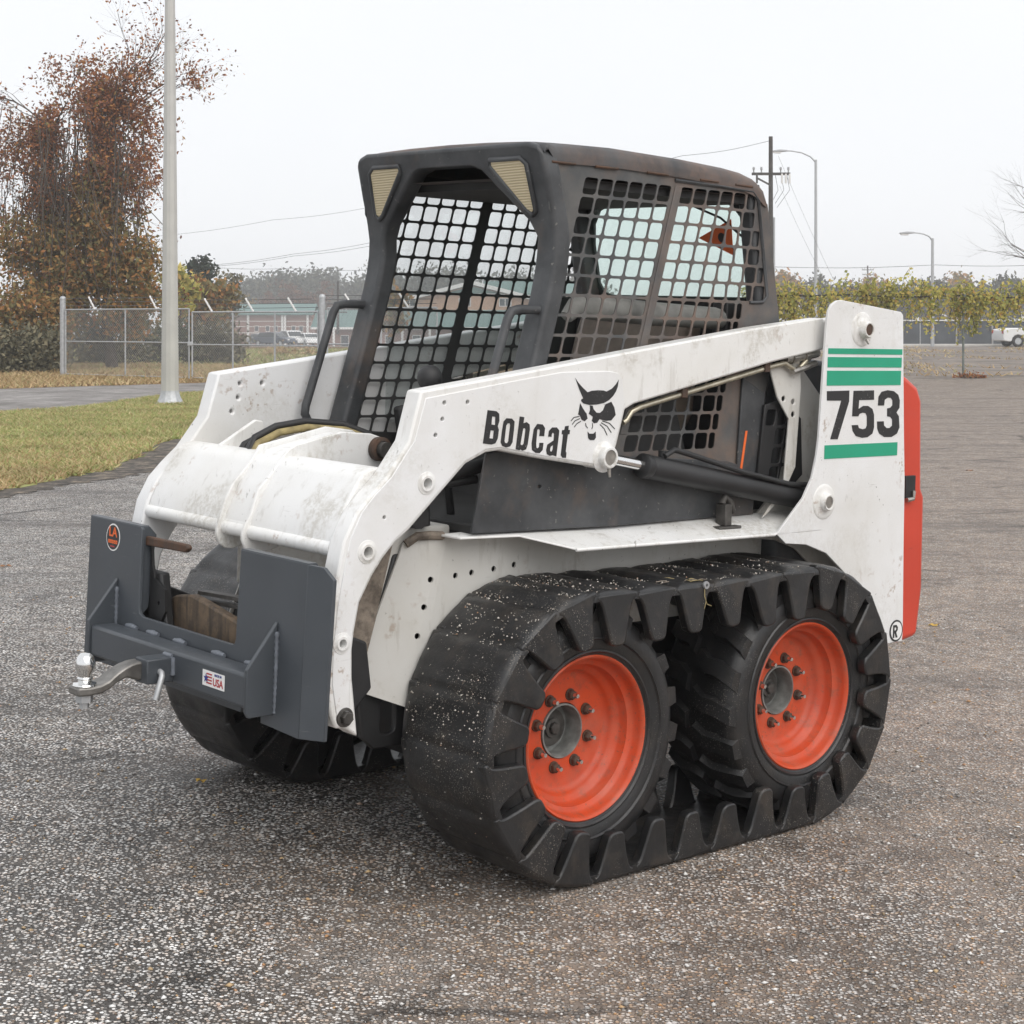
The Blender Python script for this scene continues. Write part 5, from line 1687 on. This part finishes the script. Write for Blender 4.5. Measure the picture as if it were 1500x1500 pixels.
for i, (px, ty, rx) in enumerate(((1150, 402, 26), (1195, 410, 26), (1235, 418, 26), (1275, 412, 28), (1320, 416, 26), (1362, 410, 28), (1405, 406, 28), (1440, 414, 24), (1475, 408, 26), (1520, 409, 26))):
    far_tree('skyline_tree', 'grey-green tree on the right skyline, %s counting from the cab' % ('first second third fourth fifth sixth seventh eighth ninth tenth'.split()[i]), px, 468, ty, 250 + (px * 13 % 30), rx * 1.1, 3600, .36, 'leaf_far' if i % 3 else 'leaf_olive', G4, k=50)

# bare tree whose twigs reach in at the right edge
b0 = at(1568, 512, 75)
b0.z = 0
bt = empty('bare_tree', 'leafless tree whose twigs reach in at the right edge', 'tree', loc=b0)
mb = MB(b0)
rnd = random.Random(12)
mb.tube([b0, b0 + Vector((-.1, 0, 2.5)), b0 + Vector((-.2, 0, 5.0)), b0 + Vector((-.1, 0, 7.2))], [.22, .17, .12, .05], 8)
for (a_, b_) in (((1562, 400), (1474, 352)), ((1560, 390), (1470, 330)), ((1562, 360), (1482, 300)), ((1562, 330), (1490, 275)), ((1562, 410), (1480, 385)), ((1562, 345), (1480, 315))):
    A_, B_ = at(*a_, 75), at(*b_, 75)
    grow(mb, A_, (B_ - A_).normalized(), (B_ - A_).length * .8, .035, 3, rnd, .55, 0)
obj('trunk', mb, 'bark', bt, recalc=False)

# ---------------------------------------------------------------- chain-link gate and fence
def chain(mb, A, B, z0, z1, step=.075, r=.0045):
    L = (B - A).length
    d = (B - A).normalized()
    h = z1 - z0
    x = -h
    while x < L:
        for sgn in (1, -1):
            s0, e0 = x, x + h
            a = max(0, s0)
            b = min(L, e0)
            if b - a < .01:
                continue
            za, zb = z0 + (a - s0), z0 + (b - s0)
            if sgn < 0:
                za, zb = z0 + z1 - za, z0 + z1 - zb
            p, q = A + d * a, A + d * b
            p = Vector((p.x, p.y, za))
            q = Vector((q.x, q.y, zb))
            n1 = Vector((0, 0, r)) if True else None
            n2 = Vector((d.x, d.y, 0)) * r
            mb.add([p + n2, p - n2, q - n2, q + n2], [(0, 1, 2, 3)])
        x += step
    return mb


def fence_run(name, label, cat, A, B, h, nv, group, arms=True, mid=True, post_r=.022):
    o = empty(name, label, cat, group, loc=A)
    d = (B - A).normalized()
    L = (B - A).length
    off = tuple(A)
    g = lambda t, z: A + d * (L * t) + Vector((0, 0, z))
    obj('top_rail', MB(off).tube([g(0, h), g(1, h)], post_r, 8), 'zinc', o, smooth=60)
    obj('bottom_rail', MB(off).tube([g(0, .08), g(1, .08)], post_r * .8, 8), 'zinc', o, smooth=60)
    if mid:
        obj('mid_rail', MB(off).tube([g(0, h * .53), g(1, h * .53)], post_r * .8, 8), 'zinc', o, smooth=60)
    for i in range(nv + 1):
        obj('upright_pipe', MB(off).tube([g(i / nv, .05), g(i / nv, h)], post_r, 8), 'zinc', o, smooth=60)
        if arms and i < nv:
            t = (i + .5) / nv
            top = g(t, h)
            obj('barb_arm', MB(off).tube([top, top - d * .26 + Vector((0, 0, .33))], .024, 6), 'trim', o)
    if arms:
        for k in range(3):
            mbw = MB(off)
            z = h + .10 + .10 * k
            mbw.tube([g(0, z) - d * (.1 * k), g(.5, z - .01) - d * (.1 * k), g(1, z) - d * (.1 * k)], .007, 4)
            obj('barbed_wire', mbw, 'wire', o)
    m_ = obj('chain_mesh', chain(MB(off), g(0, 0), g(1, 0), .09, h), 'zinc', o, smooth=0, recalc=False)
    m_['kind'] = 'stuff'
    return o


GA, GM, GB = at(92, 552, 45.9), at(279, 558, 42.8), at(472, 563, 40.5)
for q in (GA, GM, GB):
    q.z = 0
dd_ = (GM - GA).normalized()
fence_run('gate_leaf', 'left leaf of the chain-link gate behind the tall pole', 'gate', GA + dd_ * .12, GM - dd_ * .05, 1.78, 2, 'leaves of the chain-link gate')
dd2 = (GB - GM).normalized()
fence_run('gate_leaf', 'right leaf of the chain-link gate, beside the loader\'s far arm', 'gate', GM + dd2 * .06, GB - dd2 * .12, 1.70, 3, 'leaves of the chain-link gate')
for q, h, lb in ((GA, 2.08, 'thick galvanised gate post with rounded cap at far left'), (GB, 2.05, 'galvanised gate post left of the loader\'s cab')):
    p_ = empty('gate_post', lb, 'post', 'gate posts', loc=q)
    obj('post_pipe', MB().cyl((0, 0, 0), (0, 0, h), .075, n=14), 'zinc', p_)
    obj('post_cap', MB().lathe([(.082, 0), (.082, .03), (.065, .07), (.03, .09), (1e-4, .095)], (0, 0, h - .03), (0, 0, 1), 14), 'zinc', p_, smooth=60)
    obj('hinge_band', MB().cyl((0, 0, h * .42), (0, 0, h * .42 + .05), .084, n=14), 'zinc', p_)
    obj('hinge_band', MB().cyl((0, 0, h * .8), (0, 0, h * .8 + .05), .084, n=14), 'zinc', p_)
ML = empty('gate_latch', 'latch where the two gate leaves meet', 'latch', loc=GM + Vector((0, -.03, .92)))
obj('latch_body', MB().box(-.07, .07, -.03, .03, -.05, .05), 'zinc', ML, .01)
GC = at(640, 566, 39)
GC.z = 0
fence_run('chain_fence', 'chain-link fence running behind the loader\'s cab', 'fence', GB + Vector((.12, 0, 0)), GC, 1.78, 2, None)

# tall tapering pole on its flared base
q = at(249, 592, 30.9)
q.z = 0
po = empty('light_pole', 'tall tapered grey light pole standing on the lawn at left', 'light pole', loc=q)
obj('shaft', MB().lathe([(1e-4, .12), (.158, .12), (.090, 7.2), (.060, 10.5), (1e-4, 10.5)], (0, 0, 0), (0, 0, 1), 12), plain('weathered_aluminium', (.50, .49, .465), .55, .25, var=.07, sc=2.5), po, smooth=20)
obj('base_flange', MB().lathe([(1e-4, 0), (.255, 0), (.235, .03), (.185, .13), (.165, .20), (.160, .24), (1e-4, .24)], (0, 0, 0), (0, 0, 1), 12), 'zinc', po, smooth=20)
obj('base_plate', MB().box(-.25, .25, -.25, .25, -.02, .03), 'zinc', po, .01)

# ---------------------------------------------------------------- buildings beyond the gate
def wall_box(o, name, x0, x1, y0, y1, z0, z1, mat):
    return obj(name, MB(tuple(o.location)).box(x0, x1, y0, y1, z0, z1), mat, o)


D1 = 268
def bx_(px, d): return (px - 750) / FPX * d
def bz_(py, d): return CAM_Z + (HORIZON - py) / FPX * d


o = empty('brick_building', 'low red brick building with teal roof beyond the gate', 'building', loc=(bx_(400, D1), D1, -2.9))
off = tuple(o.location)
x0, x1 = bx_(334, D1), bx_(456, D1)
w_ = wall_box(o, 'wall', x0, x1, D1, D1 + 9, -2.9, bz_(461, D1), 'brick')
q = MB(off).prism([(D1 - .8, bz_(461.5, D1)), (D1 + 4.5, bz_(446, D1)), (D1 + 9.8, bz_(461.5, D1)), (D1 + 9.8, bz_(460, D1)), (D1 + 4.5, bz_(444.5, D1)), (D1 - .8, bz_(460, D1))], lambda p, t: (t, p[0], p[1]), x0 - .6, x1 + .4)
obj('roof', q, 'teal_roof', o)
for py in (470, 478, 487):
    obj('pale_course', MB(off).box(x0, x1, D1 - .06, D1 + .01, bz_(py + 1, D1), bz_(py, D1)), 'trim', w_)
for px in (364, 414, 418, 451):
    obj('column', MB(off).box(bx_(px, D1) - .17, bx_(px, D1) + .17, D1 - .5, D1 - .32, -2.9, bz_(461, D1)), 'trim', o)
for px in (376, 392, 404, 430, 441):
    f_ = obj('window', MB(off).box(bx_(px - 3.2, D1), bx_(px + 3.2, D1), D1 - .05, D1 + .02, bz_(486, D1), bz_(477, D1)), 'trim', o)
    obj('pane', MB(off).box(bx_(px - 2.6, D1), bx_(px + 2.6, D1), D1 - .08, D1 - .045, bz_(485, D1), bz_(478, D1)), 'pane', f_)

D2 = 218
o = empty('school_wing', 'long low wing with seamed teal roof behind the loader\'s arms', 'building', loc=(bx_(620, D2), D2, -2.9))
off = tuple(o.location)
x0, x1 = bx_(462, D2), bx_(830, D2)
w_ = wall_box(o, 'wall', x0, x1, D2, D2 + 10, -2.9, bz_(482, D2), 'brick')
ez, rz = bz_(481, D2), bz_(456, D2 + 6)
q = MB(off).prism([(D2 - .9, ez), (D2 + 6, rz), (D2 + 13, ez), (D2 + 13, ez + .15), (D2 + 6, rz + .15), (D2 - .9, ez + .15)], lambda p, t: (t, p[0], p[1]), x0 - .5, x1)
rf_ = obj('roof', q, 'teal_roof', o)
nse = 46
for i in range(nse + 1):
    x = x0 - .4 + (x1 - x0 + .3) * i / nse
    obj('roof_seam', MB(off).add([(x - .05, D2 - .9, ez + .15), (x + .05, D2 - .9, ez + .15), (x + .05, D2 + 6, rz + .15), (x - .05, D2 + 6, rz + .15), (x - .05, D2 - .9, ez + .23), (x + .05, D2 - .9, ez + .23), (x + .05, D2 + 6, rz + .23), (x - .05, D2 + 6, rz + .23)], [(4, 5, 6, 7), (0, 4, 7, 3), (1, 2, 6, 5), (0, 1, 5, 4), (3, 7, 6, 2)]), 'teal_roof', rf_, smooth=0)
obj('gutter', MB(off).box(x0 - .5, x1, D2 - 1.02, D2 - .9, ez - .12, ez + .16), 'trim', o)
for px in (490, 520, 552, 590, 630, 670, 710):
    obj('column', MB(off).box(bx_(px, D2) - .14, bx_(px, D2) + .14, D2 - .95, D2 - .78, -2.9, ez), 'trim', o)
for px in (505, 536, 570, 610, 650):
    f_ = obj('window', MB(off).box(bx_(px - 6, D2), bx_(px + 6, D2), D2 - .05, D2 + .02, -1.9, -.3), 'trim', o)
    obj('pane', MB(off).box(bx_(px - 5.2, D2), bx_(px + 5.2, D2), D2 - .08, D2 - .045, -1.8, -.4), 'pane', f_)

D3 = 245
o = empty('gabled_hall', 'tan brick hall with white-edged teal gable seen through the cab', 'building', loc=(bx_(680, D3), D3, -2.9))
off = tuple(o.location)
gab = [(bx_(540, D3), -2.9), (bx_(812, D3), -2.9), (bx_(812, D3), bz_(448, D3)), (bx_(692, D3), bz_(418, D3)), (bx_(540, D3), bz_(454, D3))]
obj('wall', MB(off).prism(gab, lambda p, t: (p[0], t, p[1]), D3, D3 + 14), 'brick_tan', o)
for a, b in (((532, 455.5), (692, 416)), ((692, 416), (820, 449))):
    A_, B_ = (bx_(a[0], D3), bz_(a[1], D3)), (bx_(b[0], D3), bz_(b[1], D3))
    q = MB(off).prism([A_, B_, (B_[0], B_[1] + .42), (A_[0], A_[1] + .42)], lambda p, t: (p[0], t, p[1]), D3 - .7, D3 + 14.5)
    rr_ = obj('roof', q, 'teal_roof', o)
    q = MB(off).prism([(A_[0], A_[1] - .10), (B_[0], B_[1] - .10), (B_[0], B_[1] + .46), (A_[0], A_[1] + .46)], lambda p, t: (p[0], t, p[1]), D3 - .86, D3 - .72)
    obj('rake_board', q, 'trim', rr_)
q = MB(off).prism([(bx_(652, D3), bz_(430, D3)), (bx_(736, D3), bz_(430, D3)), (bx_(692, D3), bz_(419.5, D3))], lambda p, t: (p[0], t, p[1]), D3 - .22, D3 - .02)
obj('gable_panel', q, 'teal_roof', o)
obj('gable_trim', MB(off).box(bx_(650, D3), bx_(740, D3), D3 - .30, D3 - .03, bz_(431.5, D3), bz_(430, D3)), 'trim', o)
for px in (600, 681, 740):
    f_ = obj('window', MB(off).box(bx_(px - 9, D3), bx_(px + 9, D3), D3 - .05, D3 + .02, bz_(449, D3), bz_(437, D3)), 'trim', o)
    for dx in (-4.3, 4.3):
        obj('pane', MB(off).box(bx_(px + dx - 3.6, D3), bx_(px + dx + 3.6, D3), D3 - .08, D3 - .045, bz_(448, D3), bz_(438, D3)), 'pane', f_)
D4 = 268
o = empty('rear_block', 'dark teal roofed block behind the gabled hall', 'building', loc=(bx_(770, D4), D4, -2.9))
off = tuple(o.location)
wall_box(o, 'wall', bx_(715, D4), bx_(850, D4), D4, D4 + 8, -2.9, bz_(432, D4), 'brick_tan')
q = MB(off).prism([(D4 - 1, bz_(432, D4)), (D4 + 4, bz_(411, D4)), (D4 + 9, bz_(432, D4))], lambda p, t: (t, p[0], p[1]), bx_(708, D4), bx_(852, D4))
obj('roof', q, 'teal_roof', o)


# ---------------------------------------------------------------- vehicles
def car(name, label, loc, rz, paint, suv=False, cat='car', group='cars parked beyond the gate', pickup=False):
    loc.z = ground_z(loc.x, loc.y)
    o = empty(name, label, cat, group, loc=loc)
    o.rotation_euler = (0, 0, rz)
    L, W_, hb, hr = (4.9, 1.86, 1.02, 1.74) if suv else (4.6, 1.80, .92, 1.44)
    if pickup:
        L, W_, hb, hr = 5.7, 1.95, 1.08, 1.80
    x0, x1 = -L / 2, L / 2
    body = [(x0, .38), (x0 + .04, .70), (x0 + .12, hb - .12), (x0 + .95, hb), (x1 - .5, hb), (x1 - .06, hb - .10), (x1, .62), (x1 - .03, .36)]
    arch = []
    for cxw in (x1 - .88, x0 + .88):
        for k in range(7):
            t = math.pi * k / 6
            arch.append((cxw + .37 * math.cos(t), .33 + .37 * math.sin(t)))
    poly = body + [(x1 - .4, .30)] + [p for p in arch] + [(x0 + .4, .30)]
    f = lambda p, t: (p[0], t, p[1])
    obj('body', MB().prism(poly, f, -W_ / 2, W_ / 2), paint, o, .05)
    if pickup:
        cabp = [(x0 + 1.25, hb), (x0 + 1.9, hr - .04), (x0 + 2.3, hr), (x0 + 3.2, hr - .02), (x0 + 3.35, hb)]
    else:
        cabp = [(x0 + 1.05, hb), (x0 + 1.75, hr - .06), (x0 + 2.3, hr), (x1 - 1.0, hr - .05), (x1 - (.25 if suv else .55), hb)]
    obj('cabin', MB().prism(cabp, f, -W_ / 2 + .12, W_ / 2 - .12), paint, o, .05)
    c = (sum(p[0] for p in cabp) / 5, sum(p[1] for p in cabp) / 5)
    gp_ = [(c[0] + (p[0] - c[0]) * .86, c[1] + (p[1] - c[1]) * .74) for p in cabp]
    obj('side_window', MB().prism(gp_, f, -W_ / 2 + .105, -W_ / 2 + .14), 'car_glass', o)
    obj('side_window', MB().prism(gp_, f, W_ / 2 - .14, W_ / 2 - .105), 'car_glass', o)
    for i, j in ((0, 1), (3, 4)):
        a, b = Vector(cabp[i]), Vector(cabp[j])
        nrm = Vector((-(b - a).y, (b - a).x)).normalized() * .015
        a2, b2 = a + (b - a) * .14, a + (b - a) * .88
        obj('windscreen' if i == 0 else 'rear_window', MB().prism([tuple(a2 + nrm), tuple(b2 + nrm), tuple(b2 - nrm * 2), tuple(a2 - nrm * 2)], f, -W_ / 2 + .2, W_ / 2 - .2), 'car_glass', o)
    for cxw in (x0 + .88, x1 - .88):
        for s in (-1, 1):
            wl = obj('wheel', MB().lathe([(.20, 0), (.31, 0), (.335, .03), (.335, .17), (.31, .20), (.20, .20)], (cxw, s * (W_ / 2 - .20), .335), (0, s, 0), 20), 'tyre', o, smooth=40)
            obj('hubcap', MB().lathe([(.205, .17), (.18, .19), (1e-4, .185)], (cxw, s * (W_ / 2 - .20), .335), (0, s, 0), 16), 'zinc', wl, smooth=40)
    for s in (-1, 1):
        obj('headlight', MB().box(x0 - .005, x0 + .10, s * W_ * .36 - .14, s * W_ * .36 + .14, hb - .30, hb - .16), 'decal_white', o, .02)
        obj('tail_light', MB().box(x1 - .10, x1 + .005, s * W_ * .42 - .08, s * W_ * .42 + .08, hb - .32, hb - .12), 'decal_red', o, .02)
    return o


MT['car_white'] = plain('white_car_paint', (.74, .74, .73), .25, var=.03)
MT['car_silver'] = plain('silver_car_paint', (.42, .43, .44), .28, .3, var=.04)
MT['car_dark'] = plain('dark_blue_car_paint', (.06, .075, .10), .25, var=.05)
car('parked_car', 'white parked suv nearest the right gate leaf', at(427, 506, 190), R(118), 'car_white', suv=True)
car('parked_car', 'white parked hatchback right of the white suv', at(453, 506, 189), R(112), 'car_white')
car('parked_car', 'silver parked car left of the white suv', at(384, 505, 196), R(125), 'car_silver')
car('parked_car', 'dark parked car lowest in the row by the scrub', at(402, 511, 176), R(150), 'car_dark')
car('pickup_truck', 'white truck cut off by the right edge of the picture', at(1532, 506, 99), R(184), 'car_white', cat='truck', group=None, pickup=True)

# ---------------------------------------------------------------- right side: kerb, screened fence, vine, poles
kx0, kx1 = bx_(1140, 101), bx_(1700, 101)
props(obj('kerb', MB().box(4, kx1, 100.6, 101.0, -.05, .14), 'concrete', None, .03), kind='structure')
A_, B_ = Vector((bx_(1135, 104), 104, 0)), Vector((bx_(1560, 104), 104, 0))
o = empty('screened_fence', 'long chain fence hung with dark slate fabric at right', 'fence', loc=A_)
off = tuple(A_)
hF = bz_(469.5, 104)
npan = 8
for i in range(npan):
    xa, xb = A_.x + (B_.x - A_.x) * i / npan, A_.x + (B_.x - A_.x) * (i + 1) / npan
    q = MB(off)
    nn = 8
    vs = []
    for j in range(nn + 1):
        x = xa + .03 + (xb - xa - .06) * j / nn
        vs += [(x, 104 + .05 * math.sin(j * 1.9 + i), .06), (x, 104 + .04 * math.sin(j * 1.3 + i * 2), hF - .05)]
    vs += [(a, b + .01, c) for a, b, c in vs]
    m_ = 2 * (nn + 1)
    q.add(vs, [(2 * j, 2 * j + 2, 2 * j + 3, 2 * j + 1) for j in range(nn)] + [(m_ + 2 * j, m_ + 2 * j + 1, m_ + 2 * j + 3, m_ + 2 * j + 2) for j in range(nn)])
    obj('fabric_panel', q, 'screen', o, smooth=60)
for i in range(npan + 1):
    x = A_.x + (B_.x - A_.x) * i / npan
    obj('fence_post', MB(off).cyl((x, 103.93, 0), (x, 103.93, hF + .05), .035, n=8), 'zinc', o)
obj('top_rail', MB(off).tube([(A_.x, 103.93, hF), (B_.x, 103.93, hF)], .03, 8), 'trim', o)

# post and wire with the vine
DV = 45.4
vp = at(1411, 553, DV)
vp.z = 0
o = empty('trellis_post', 'thin dark post carrying the vine wire at right', 'post', loc=vp)
obj('post_pipe', MB().cyl((0, 0, 0), (0, 0, 2.16), .032, n=8), 'post_green', o)
obj('cross_bracket', MB().box(-.03, .03, -.16, .16, 2.12, 2.18), 'post_green', o)
va, vb_ = at(1090, 430, DV), at(1560, 434, DV)
o = empty('vine_wire', 'dark cable strung level along the vine at right', 'cable', loc=va)
obj('cable', MB(tuple(va)).tube([va + (vb_ - va) * t + Vector((0, 0, -.05 * math.sin(math.pi * ((t * 3) % 1)))) for t in [i / 24 for i in range(25)]], .022, 6), 'hose', o, smooth=60)
vine = empty('vine', 'yellow-green vine trailing along the wire at right', 'vine', loc=Vector((va.x, va.y, 0)))
rnd = random.Random(21)
cen = []
mb = MB((va.x, va.y, 0))
x = 1085.0
while x < 1545:
    dens = .72 + .10 * math.sin(x * .045) + .12 * math.sin(x * .13 + 1) + rnd.uniform(-.4, .4)
    nn = max(2, int(6 * dens))
    for k in range(nn):
        up = rnd.random() < .35
        a = at(x + rnd.uniform(-5, 5), 432 + rnd.uniform(-4, 4), DV)
        L = (rnd.uniform(.10, .40) + (.35 if rnd.random() < .06 else 0)) if up else rnd.uniform(.2, 1.0) * (.45 + .8 * max(0, dens))
        sx = rnd.uniform(-.35, .35)
        pts = [a + Vector((sx * t + rnd.gauss(0, .02), rnd.gauss(0, .06), (L if up else -L) * t)) for t in (0, .25, .5, .75, 1)]
        mb.tube(pts, .006, 3)
        nl = int(L * 26) + 5
        for j in range(nl):
            t = rnd.random()
            i0 = min(3, int(t * 4))
            p = pts[i0].lerp(pts[i0 + 1], t * 4 - i0)
            cen.append((p.x + rnd.gauss(0, .06), p.y + rnd.gauss(0, .10), p.z + rnd.gauss(0, .05)))
    x += 4.2
obj('vine_stem', mb, 'bark', vine, recalc=False)
foliage('foliage', np.array(cen) - np.array((va.x, va.y, 0)), .050, 'leaf_yellow', vine, 1.5)
bush('weed_clump', 'reddish weeds round the foot of the thin post', 1420, 556, 45.0, 26, 3.2, 420, .045, 'leaf_russet', cat='weeds', k=24, cr=.06, depth=.4)


def lamp(label, px, base, top, d, reach, rise):
    b0 = at(px, base, d)
    b0.z = 0
    s_ = d / FPX
    H_ = at(px, top, d).z
    o = empty('street_lamp', label, 'street lamp', 'street lamps', loc=b0)
    obj('pole', MB().lathe([(1e-4, 0), (.11, 0), (.075, H_), (1e-4, H_)], (0, 0, 0), (0, 0, 1), 12), 'zinc', o, smooth=40)
    R_ = -reach * s_
    z1 = rise * s_
    pts = [(0, 0, H_ - .15), (R_ * .15, 0, H_ + z1 * .35), (R_ * .4, 0, H_ + z1 * .8), (R_ * .7, 0, H_ + z1), (R_ * .85, 0, H_ + z1)]
    arm_ = obj('arm', MB().tube(pts, [.05, .045, .04, .035, .035], 8), 'zinc', o, smooth=60)
    hx = R_ * .85
    hd = obj('lamp_head', MB().prism([(hx + .1, H_ + z1 + .05), (hx - .35, H_ + z1 + .09), (hx - .75, H_ + z1 + .02), (hx - .80, H_ + z1 - .04), (hx - .2, H_ + z1 - .06), (hx + .1, H_ + z1 - .03)], lambda p, t: (p[0], t, p[1]), -.14, .14), 'zinc', o, .03)
    obj('lamp_glass', MB().prism([(hx - .22, H_ + z1 - .055), (hx - .74, H_ + z1 - .035), (hx - .68, H_ + z1 - .13), (hx - .3, H_ + z1 - .15)], lambda p, t: (p[0], t, p[1]), -.11, .11), 'trim', hd, .02)


lamp('taller street lamp, its arm reaching left beside the utility pole', 1195, 507, 234, 101, 52, 13)
lamp('shorter street lamp in front of the screened fence at far right', 1366, 507, 349, 100, 34, 8)


def util_pole(label, px, top, base, d, r, arms):
    b0 = at(px, base, d)
    b0.z = min(0, b0.z)
    H_ = at(px, top, d).z - b0.z
    o = empty('utility_pole', label, 'utility pole', 'utility poles', loc=b0)
    obj('pole', MB().lathe([(1e-4, 0), (r, 0), (r * .7, H_), (1e-4, H_)], (0, 0, 0), (0, 0, 1), 10), 'wood_pole', o, smooth=40)
    for (z, w) in arms:
        a_ = obj('crossarm', MB().box(-w, w, -.16, -.06, H_ - z - .07, H_ - z + .07), 'wood_pole', o, .01)
        for k in (-.9, -.5, .5, .9):
            obj('insulator', MB().lathe([(1e-4, .30), (.05, .29), (.07, .18), (.04, .12), (.03, 0)], (k * w, -.11, H_ - z + .07), (0, 0, 1), 8), 'zinc', a_, smooth=40)
    return o, H_


o, H_ = util_pole('dark wooden utility pole right behind the cab', 1129, 200, 512, 90, .155, [(1.95, 1.0)])
for k, x in enumerate((-.75, .55, .75, .95)):
    obj('fuse_cutout', MB().box(x - .05, x + .05, -.28, -.18, H_ - 2.45, H_ - 1.95), 'trim' if x > 0 else 'darksteel', o, .02)
obj('conduit', MB().tube([(.17, -.05, 0), (.17, -.05, H_ * .62)], .05, 8), 'zinc', o, smooth=60)
obj('transformer_bracket', MB().prism([(-.75, H_ - 2.2), (.0, H_ - 2.6), (.0, H_ - 2.5), (-.75, H_ - 2.1)], lambda p, t: (p[0], t, p[1]), -.12, -.05), 'darksteel', o)
for k in range(3):
    mbw = MB().tube([(.2 + .3 * k, -.12, H_ - 1.9), (.35 + .3 * k, -.2, H_ - 2.8), (.1 + .1 * k, -.2, H_ - 3.3 - .2 * k)], .012, 4)
    obj('jumper_wire', mbw, 'wire', o)
util_pole('tiny distant utility pole between the two street lamps', 1271, 389, 468, 320, .2, [(.8, 1.1), (1.7, 1.0)])
util_pole('small pale utility pole over the brick building left of the cab', 495, 412, 475, 190, .16, [(3.4, 1.0)])


def wire(label, pts, r=.018):
    P0 = at(*pts[0])
    o = empty('overhead_wire', label, 'wire', 'overhead wires', loc=P0)
    w3 = [at(*p) for p in pts]
    out = []
    for i in range(len(w3) - 1):
        for k in range(10):
            t = k / 10
            out.append(w3[i].lerp(w3[i + 1], t) - Vector((0, 0, .12 * math.sin(math.pi * t))))
    out.append(w3[-1])
    obj('strand', MB(tuple(P0)).tube(out, r * .65, 4), 'wire', o, smooth=60)


wire('wire running left from the top of the utility pole', [(1128, 206, 90), (1000, 228, 92), (860, 252, 95)])
wire('guy wire slanting down right from the utility pole, upper', [(1140, 228, 90), (1222, 412, 92)], .012)
wire('guy wire slanting down right from the utility pole, lower', [(1142, 272, 90), (1205, 405, 92)], .012)
wire('long level wire across the right skyline', [(1135, 391, 110), (1370, 388, 110), (1560, 386, 112)], .022)
wire('wire crossing the sky between the tall pole and the cab, upper', [(230, 346, 120), (400, 322, 120), (545, 303, 120)], .016)
wire('wire rising to the cab pillar, first of three', [(300, 389, 140), (430, 372, 140), (560, 352, 140)], .022)
wire('wire rising to the cab pillar, second of three', [(300, 391, 140), (430, 375, 140), (560, 357, 140)], .022)
wire('level wire over the brick building', [(300, 391, 140), (430, 393, 140), (560, 395, 140)], .020)

# ---------------------------------------------------------------- damp autumn air
HZ_BOTTOM, HZ_TOP = -3.2, 15.5
hx0, hx1 = min(gx) - 3, max(gx) + 3
hy0, hy1 = min(gy) - 3, max(gy) + 3
hz = link('haze', bpy.data.meshes.new('haze'))
hb = MB().box(hx0, hx1, hy0, hy1, HZ_BOTTOM, HZ_TOP)
hz.data.from_pydata(hb.v, [], hb.f)
hm = bpy.data.materials.new('damp_air')
hm.use_nodes = True
hn = hm.node_tree
hn.nodes.clear()
ho = hn.nodes.new('ShaderNodeOutputMaterial')
hv = hn.nodes.new('ShaderNodeVolumePrincipled')
hv.inputs['Color'].default_value = (.97, .985, 1.0, 1)
hv.inputs['Density'].default_value = .0011
hv.inputs['Anisotropy'].default_value = .25
hn.links.new(hv.outputs[0], ho.inputs['Volume'])
hz.data.materials.append(hm)
props(hz, 'thin grey autumn haze over the whole place', 'haze', kind='stuff')
